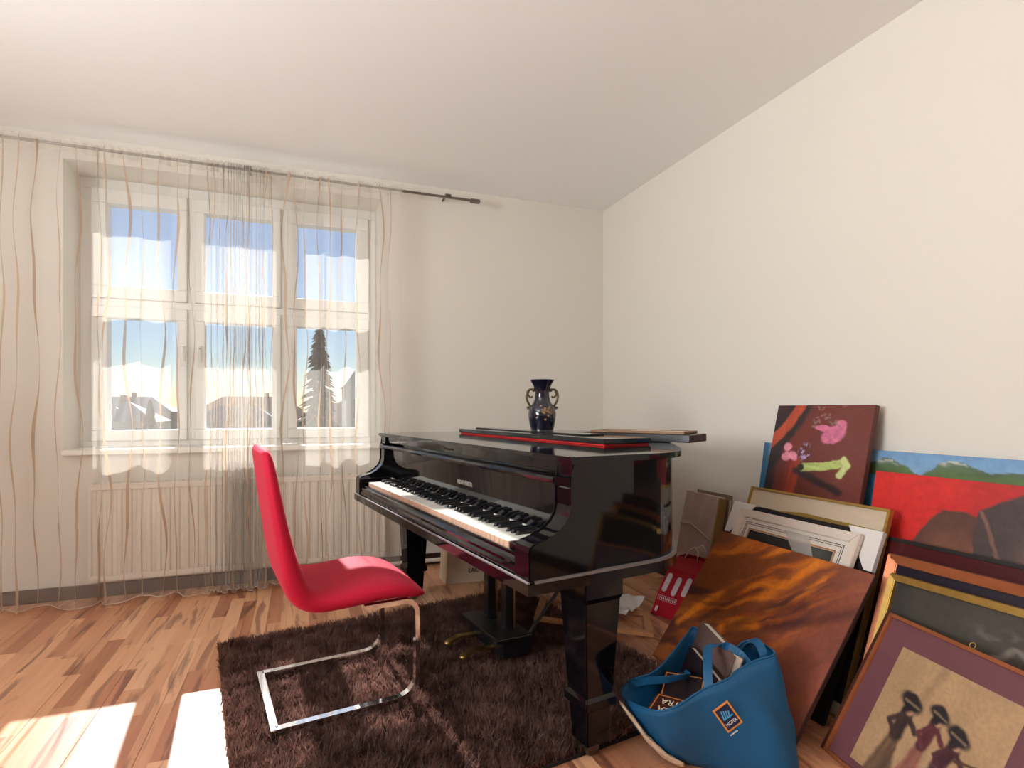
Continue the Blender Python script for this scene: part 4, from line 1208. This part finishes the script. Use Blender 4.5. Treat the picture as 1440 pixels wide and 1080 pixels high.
for q in range(4):
    x0_ = -.018 + q * .0085
    P_ = [(x0_ - .004, -.002), (x0_ + .002, -.002), (x0_ + .010, .028 - q * .004), (x0_ + .006, .030 - q * .004)]
    bm.faces.new([bm.verts.new((x, y, .0017)) for x, y in P_])
P_ = [(-.02, -.004), (.022, -.004), (.022, .001), (-.02, .001)]
bm.faces.new([bm.verts.new((x, y, .0017)) for x, y in P_])
obj('logo_stripes', bm, mat('logo_lightblue', srgb(84, 176, 224), .5), patch)
text_mesh('logo_lettering', 'HOFER', .017, mat('logo_white', srgb(235, 235, 235), .5), patch, frame_mtx((0, -.022, .0016), (1, 0, 0), (0, 1, 0)), sx=.95, depth=.0003)
bm = bmesh.new()
for q in range(12): box(bm, -.034 + q * .006, -.030 + q * .006, -.060, -.055, -.0002, .0004)
obj('small_print', bm, MATS['logo_white'], patch)
# straps
def strap(pts, wdt, hint):
    bm = bmesh.new(); bar(bm, [Vector(p) - Vector(TO) for p in catmull(pts, 5)], wdt, .002, hint); return obj('handle', bm, M_tote, tote, smooth=False)
strap([(1.105, 1.318, .20), (1.118, 1.335, .252), (1.150, 1.375, .295), (1.195, 1.420, .312), (1.240, 1.400, .315), (1.262, 1.360, .300), (1.285, 1.335, .26)], .026, (.5, -.5, .1))
strap([(.972, 1.530, .180), (1.00, 1.49, .205), (1.05, 1.44, .225), (1.10, 1.42, .235), (1.13, 1.44, .22), (1.16, 1.50, .20)], .026, (.2, -.5, .8))
strap([(1.32, 1.328, .26), (1.335, 1.345, .300), (1.352, 1.385, .318), (1.36, 1.430, .30), (1.355, 1.448, .27)], .026, (.8, .2, .3))

def book(label, loc, xdir, ydir, size, cover, text=None, tcol=None, border=None):
    r = empty('book', (0, 0, 0), label=label, cat='book', group='books in the blue tote bag')
    r.matrix_world = frame_mtx(loc, xdir, ydir)
    a, b, t = size
    obj('pages', bx(-a / 2 + .003, a / 2 - .004, -b / 2 + .004, b / 2 - .004, -t / 2 + .002, t / 2 - .002), M_pages, r)
    bm = bmesh.new()
    box(bm, -a / 2, a / 2, -b / 2, b / 2, t / 2 - .002, t / 2); box(bm, -a / 2, a / 2, -b / 2, b / 2, -t / 2, -t / 2 + .002); box(bm, -a / 2, -a / 2 + .002, -b / 2, b / 2, -t / 2, t / 2)
    obj('cover', bm, cover, r)
    if border:
        bm = bmesh.new(); i = .006
        for q in ((-a / 2 + i, a / 2 - i, b / 2 - i - .003, b / 2 - i), (-a / 2 + i, a / 2 - i, -b / 2 + i, -b / 2 + i + .003), (-a / 2 + i, -a / 2 + i + .003, -b / 2 + i, b / 2 - i), (a / 2 - i - .003, a / 2 - i, -b / 2 + i, b / 2 - i)): box(bm, *q, t / 2, t / 2 + .0005)
        obj('cover_border', bm, border, r)
    if text:
        for q, s in enumerate(text): text_mesh('cover_lettering', s, .034, tcol, r, frame_mtx((0, .018 - .036 * q, t / 2 + .0006), (1, 0, 0), (0, 1, 0)), sx=.9, depth=.0003)
    return r
M_cvw = mat('cover_white', srgb(214, 200, 186), .5); M_cvd = mat('cover_dark', srgb(34, 22, 26), .35); M_cvb = mat('cover_brown', srgb(70, 34, 22), .35)
M_cvo = mat('cover_orange', srgb(206, 132, 70), .5); M_cvt = mat('cover_text', srgb(236, 220, 190), .5)
ld = Vector((-.06, -.25, -.03))
book('thick taupe book with its pale page edges up, against the raised back of the tote', (1.248, 1.468, .235), ld, (.30, -.1, .95), (.225, .165, .030), mat('cover_taupe', srgb(104, 80, 74), .45))
book('slim dark book with pale page edges between the taupe book and the bordered book', (1.185, 1.458, .190), ld, (.30, -.1, .95), (.19, .13, .022), M_cvd)
book('dark book with thin orange border lying face up in the middle of the tote bag', (1.108, 1.440, .175), (.62, -.72, .05), (.55, .62, .42), (.13, .125, .018), M_cvd, border=M_cvo)
book('brown book with cream capital lettering face up in the low corner of the tote', (1.035, 1.400, .155), (-.45, .72, -.05), (-.70, -.45, -.15), (.12, .10, .016), M_cvb, text=('OUA', 'STRA'), tcol=M_cvt, border=M_cvo)
# crumpled beige bag beside it
bp_ = empty('crumpled_paper_bag', (.985, 1.420, .001), 0, label='crumpled beige paper bag squeezed along the side of the blue tote', cat='bag')
bm = bmesh.new()
cps = catmull([(-.068, .070, .150), (-.050, .030, .120), (-.030, .0, .085), (.000, -.030, .050), (.035, -.055, .024), (.06, -.07, .016)], 5)
rc = random.Random(12); rings = []
for i, p in enumerate(cps):
    f = i / (len(cps) - 1); hw = .026 * (.35 + .9 * math.sin(PI * (.12 + .80 * f))); ring = []
    for q in range(14):
        th = 2 * PI * q / 14; wr = 1 + .22 * math.sin(q * 2.1 + i * .9) + rc.uniform(-.10, .10)
        a_, b_ = math.cos(th) * hw * wr, math.sin(th) * hw * .42 * wr
        ring.append(bm.verts.new((p[0] - .60 * a_ * .55 - .7 * b_, p[1] - .42 * a_ * .4 - .6 * b_, max(.002, p[2] + a_ * .62 + b_ * .2))))
    rings.append(ring)
for A, B in zip(rings, rings[1:]):
    for q in range(14): bm.faces.new((A[q], A[(q + 1) % 14], B[(q + 1) % 14], B[q]))
bm.faces.new(rings[0][::-1]); bm.faces.new(rings[-1])
obj('paper_body', bm, mat('beige_crumpled', srgb(206, 174, 146), .6, noise=(14, .2), bump=(25, .6)), bp_, smooth=True)

# ================================================================== OUTSIDE THE WINDOW
def mat_dist(name, c, rough=.8): return mat(name, srgb(*c), rough, noise=(.6, .12))
obj('town_ground', bx(-400, 400, 6, 700, -9.6, -9.5), mat_dist('ground', (120, 124, 116)), kind='structure')
M_hw = mat_dist('house_wall', (196, 186, 172)); M_hw2 = mat_dist('house_wall_grey', (150, 152, 154)); M_rf = mat_dist('roof_grey', (120, 126, 136)); M_rf2 = mat_dist('roof_red', (140, 92, 78))
M_wn = mat('house_window', srgb(60, 72, 88), .2); M_tin = mat('tin_roof', srgb(196, 202, 206), .35, .3)
def house(x, y, wx, wy, ztop, roofh, wallm, roofm, label, zbase=-9.5, seam=False, wins=True, stub=None):
    r = empty('house', (x, y, zbase), label=label, cat='house', group='town houses beyond the window')
    h = ztop - roofh - zbase
    obj('house_wall', bx(-wx / 2, wx / 2, -wy / 2, wy / 2, 0, h), wallm, r)
    bm = bmesh.new()
    e = .4; a = [(-wx / 2 - e, -wy / 2 - e), (wx / 2 + e, -wy / 2 - e), (wx / 2 + e, wy / 2 + e), (-wx / 2 - e, wy / 2 + e)]
    lo = [bm.verts.new(p + (h,)) for p in a]
    hi = [bm.verts.new((-wx / 2 + min(wx, wy) * .42, 0, h + roofh)), bm.verts.new((wx / 2 - min(wx, wy) * .42, 0, h + roofh))]
    bm.faces.new((lo[0], lo[1], hi[1], hi[0])); bm.faces.new((lo[2], lo[3], hi[0], hi[1])); bm.faces.new((lo[1], lo[2], hi[1])); bm.faces.new((lo[3], lo[0], hi[0])); bm.faces.new(lo[::-1])
    rf = obj('roof', bm, roofm, r)
    if seam:
        bm = bmesh.new(); nse = 16
        for i in range(nse):
            f = (i + .5) / nse; x0_ = -wx / 2 + f * wx; x1_ = max(-wx / 2 + min(wx, wy) * .42, min(wx / 2 - min(wx, wy) * .42, x0_))
            tube(bm, [(x0_, -wy / 2 - e, h + .04), (x1_, 0, h + roofh + .04)], .035, 4)
        obj('roof_seams', bm, M_rf, rf)
    obj('chimney', bx(wx * .12, wx * .12 + .7, .2, .9, h + roofh * .5, h + roofh + .9), M_rf2, r)
    if wins:
        for i in range(max(2, int(wx / 3))):
            xw = -wx / 2 + wx * (i + .5) / max(2, int(wx / 3))
            for zw in (h - 2.2, h - 5.0): obj('window', bx(xw - .45, xw + .45, -wy / 2 - .06, -wy / 2 + .05, zw, zw + 1.3), M_wn, r)
    return r
house(-8.6, 22, 11, 8, .0, 1.7, M_hw, M_tin, 'near house with a pale seamed tin roof seen low in the window', seam=True)
house(-.6, 33, 5.0, 8, .0, 1.6, M_hw2, M_tin, 'grey walled house with a tin roof next to the spruce', seam=True)
hs = [(-46, 92, 16, 10, 1.7), (-27, 98, 14, 10, 2.3), (-9.5, 98, 13, 9, 1.6), (6, 98, 13, 10, 2.2), (23, 98, 14, 10, 1.8), (-34, 130, 20, 10, 3.6), (-10, 134, 20, 10, 3.9), (16, 140, 22, 10, 3.4), (-60, 140, 22, 10, 3.2)]
for i_, (x, y, wx, wy, zt_) in enumerate(hs):
    far = y > 120
    house(x, y, wx, wy, zt_, 3.0, M_hw if i_ % 2 else M_hw2, M_rf if i_ % 3 else M_rf2, ('distant' if far else 'low') + ' town house with ' + ('cream' if i_ % 2 else 'grey') + ' walls and ' + ('grey' if i_ % 3 else 'brick-red') + ' roof beyond the window')
bm = bmesh.new()
tw = empty('gabled_tower', (3.0, 26, -9.5), label='stepped grey building with a narrow tower right of the spruce', cat='building')
obj('tower_wall', bx(-1.25, -.35, -1.5, 1.5, 0, 11.55), M_hw2, tw)
obj('side_wing', bx(-.35, 1.0, -1.6, 1.4, 0, 10.9), M_hw2, tw)
bm = bmesh.new(); prism(bm, [(-1.35, 11.55), (-.25, 11.55), (-.8, 12.4)], -1.6, 1.6, 'y'); obj('tower_roof', bm, M_rf, tw)
bm = bmesh.new(); prism(bm, [(-.35, 10.9), (1.15, 10.9), (-.35, 11.5)], -1.7, 1.5, 'y'); obj('wing_roof', bm, M_rf, tw)
for zz in (8.3, 10.2): obj('window', bx(-1.0, -.6, -1.56, -1.45, zz, zz + .8), M_wn, tw)

def spruce(x, y, h, r, label, zb=-9.5, seed=0):
    t = empty('spruce_tree', (x, y, zb), label=label, cat='tree')
    bm = bmesh.new(); tube(bm, [(0, 0, 0), (0, 0, h * .97)], r * .07, 8, taper=[1, .15]); obj('trunk', bm, mat('bark', srgb(62, 50, 44), .9), t)
    rr = random.Random(seed); V_, F2_ = [], []
    for q in range(1500):
        f = rr.random() ** .8; z = h * (.12 + .86 * f); R_ = r * (1 - f) ** .85 + .05; a = rr.uniform(0, 2 * PI); rad = R_ * rr.uniform(.45, 1.0)
        c = Vector((rad * math.cos(a), rad * math.sin(a), z - rad * .25)); d = Vector((math.cos(a), math.sin(a), -.35)); s = Vector((-math.sin(a), math.cos(a), 0))
        L_, W_ = R_ * .28 + .12, R_ * .13 + .06; b0 = len(V_)
        V_ += [c - d * L_, c + s * W_, c + d * L_, c - s * W_, c + Vector((0, 0, .1))]
        F2_ += [(b0, b0 + 1, b0 + 4), (b0 + 1, b0 + 2, b0 + 4), (b0 + 2, b0 + 3, b0 + 4), (b0 + 3, b0, b0 + 4)]
    pydata('foliage', V_, F2_, mat('spruce_green', srgb(52, 70, 62), .8, noise=(2, .3)), t)
spruce(.55, 20.5, 13.6, 1.5, 'tall dark spruce tree standing outside the piano end of the window', seed=1)
spruce(-31, 84, 12.4, 2.2, 'small distant spruce rising among the town roofs', seed=2)
spruce(-18.4, 84, 12.0, 2.0, 'small distant spruce beside the chimney roofs', seed=3)
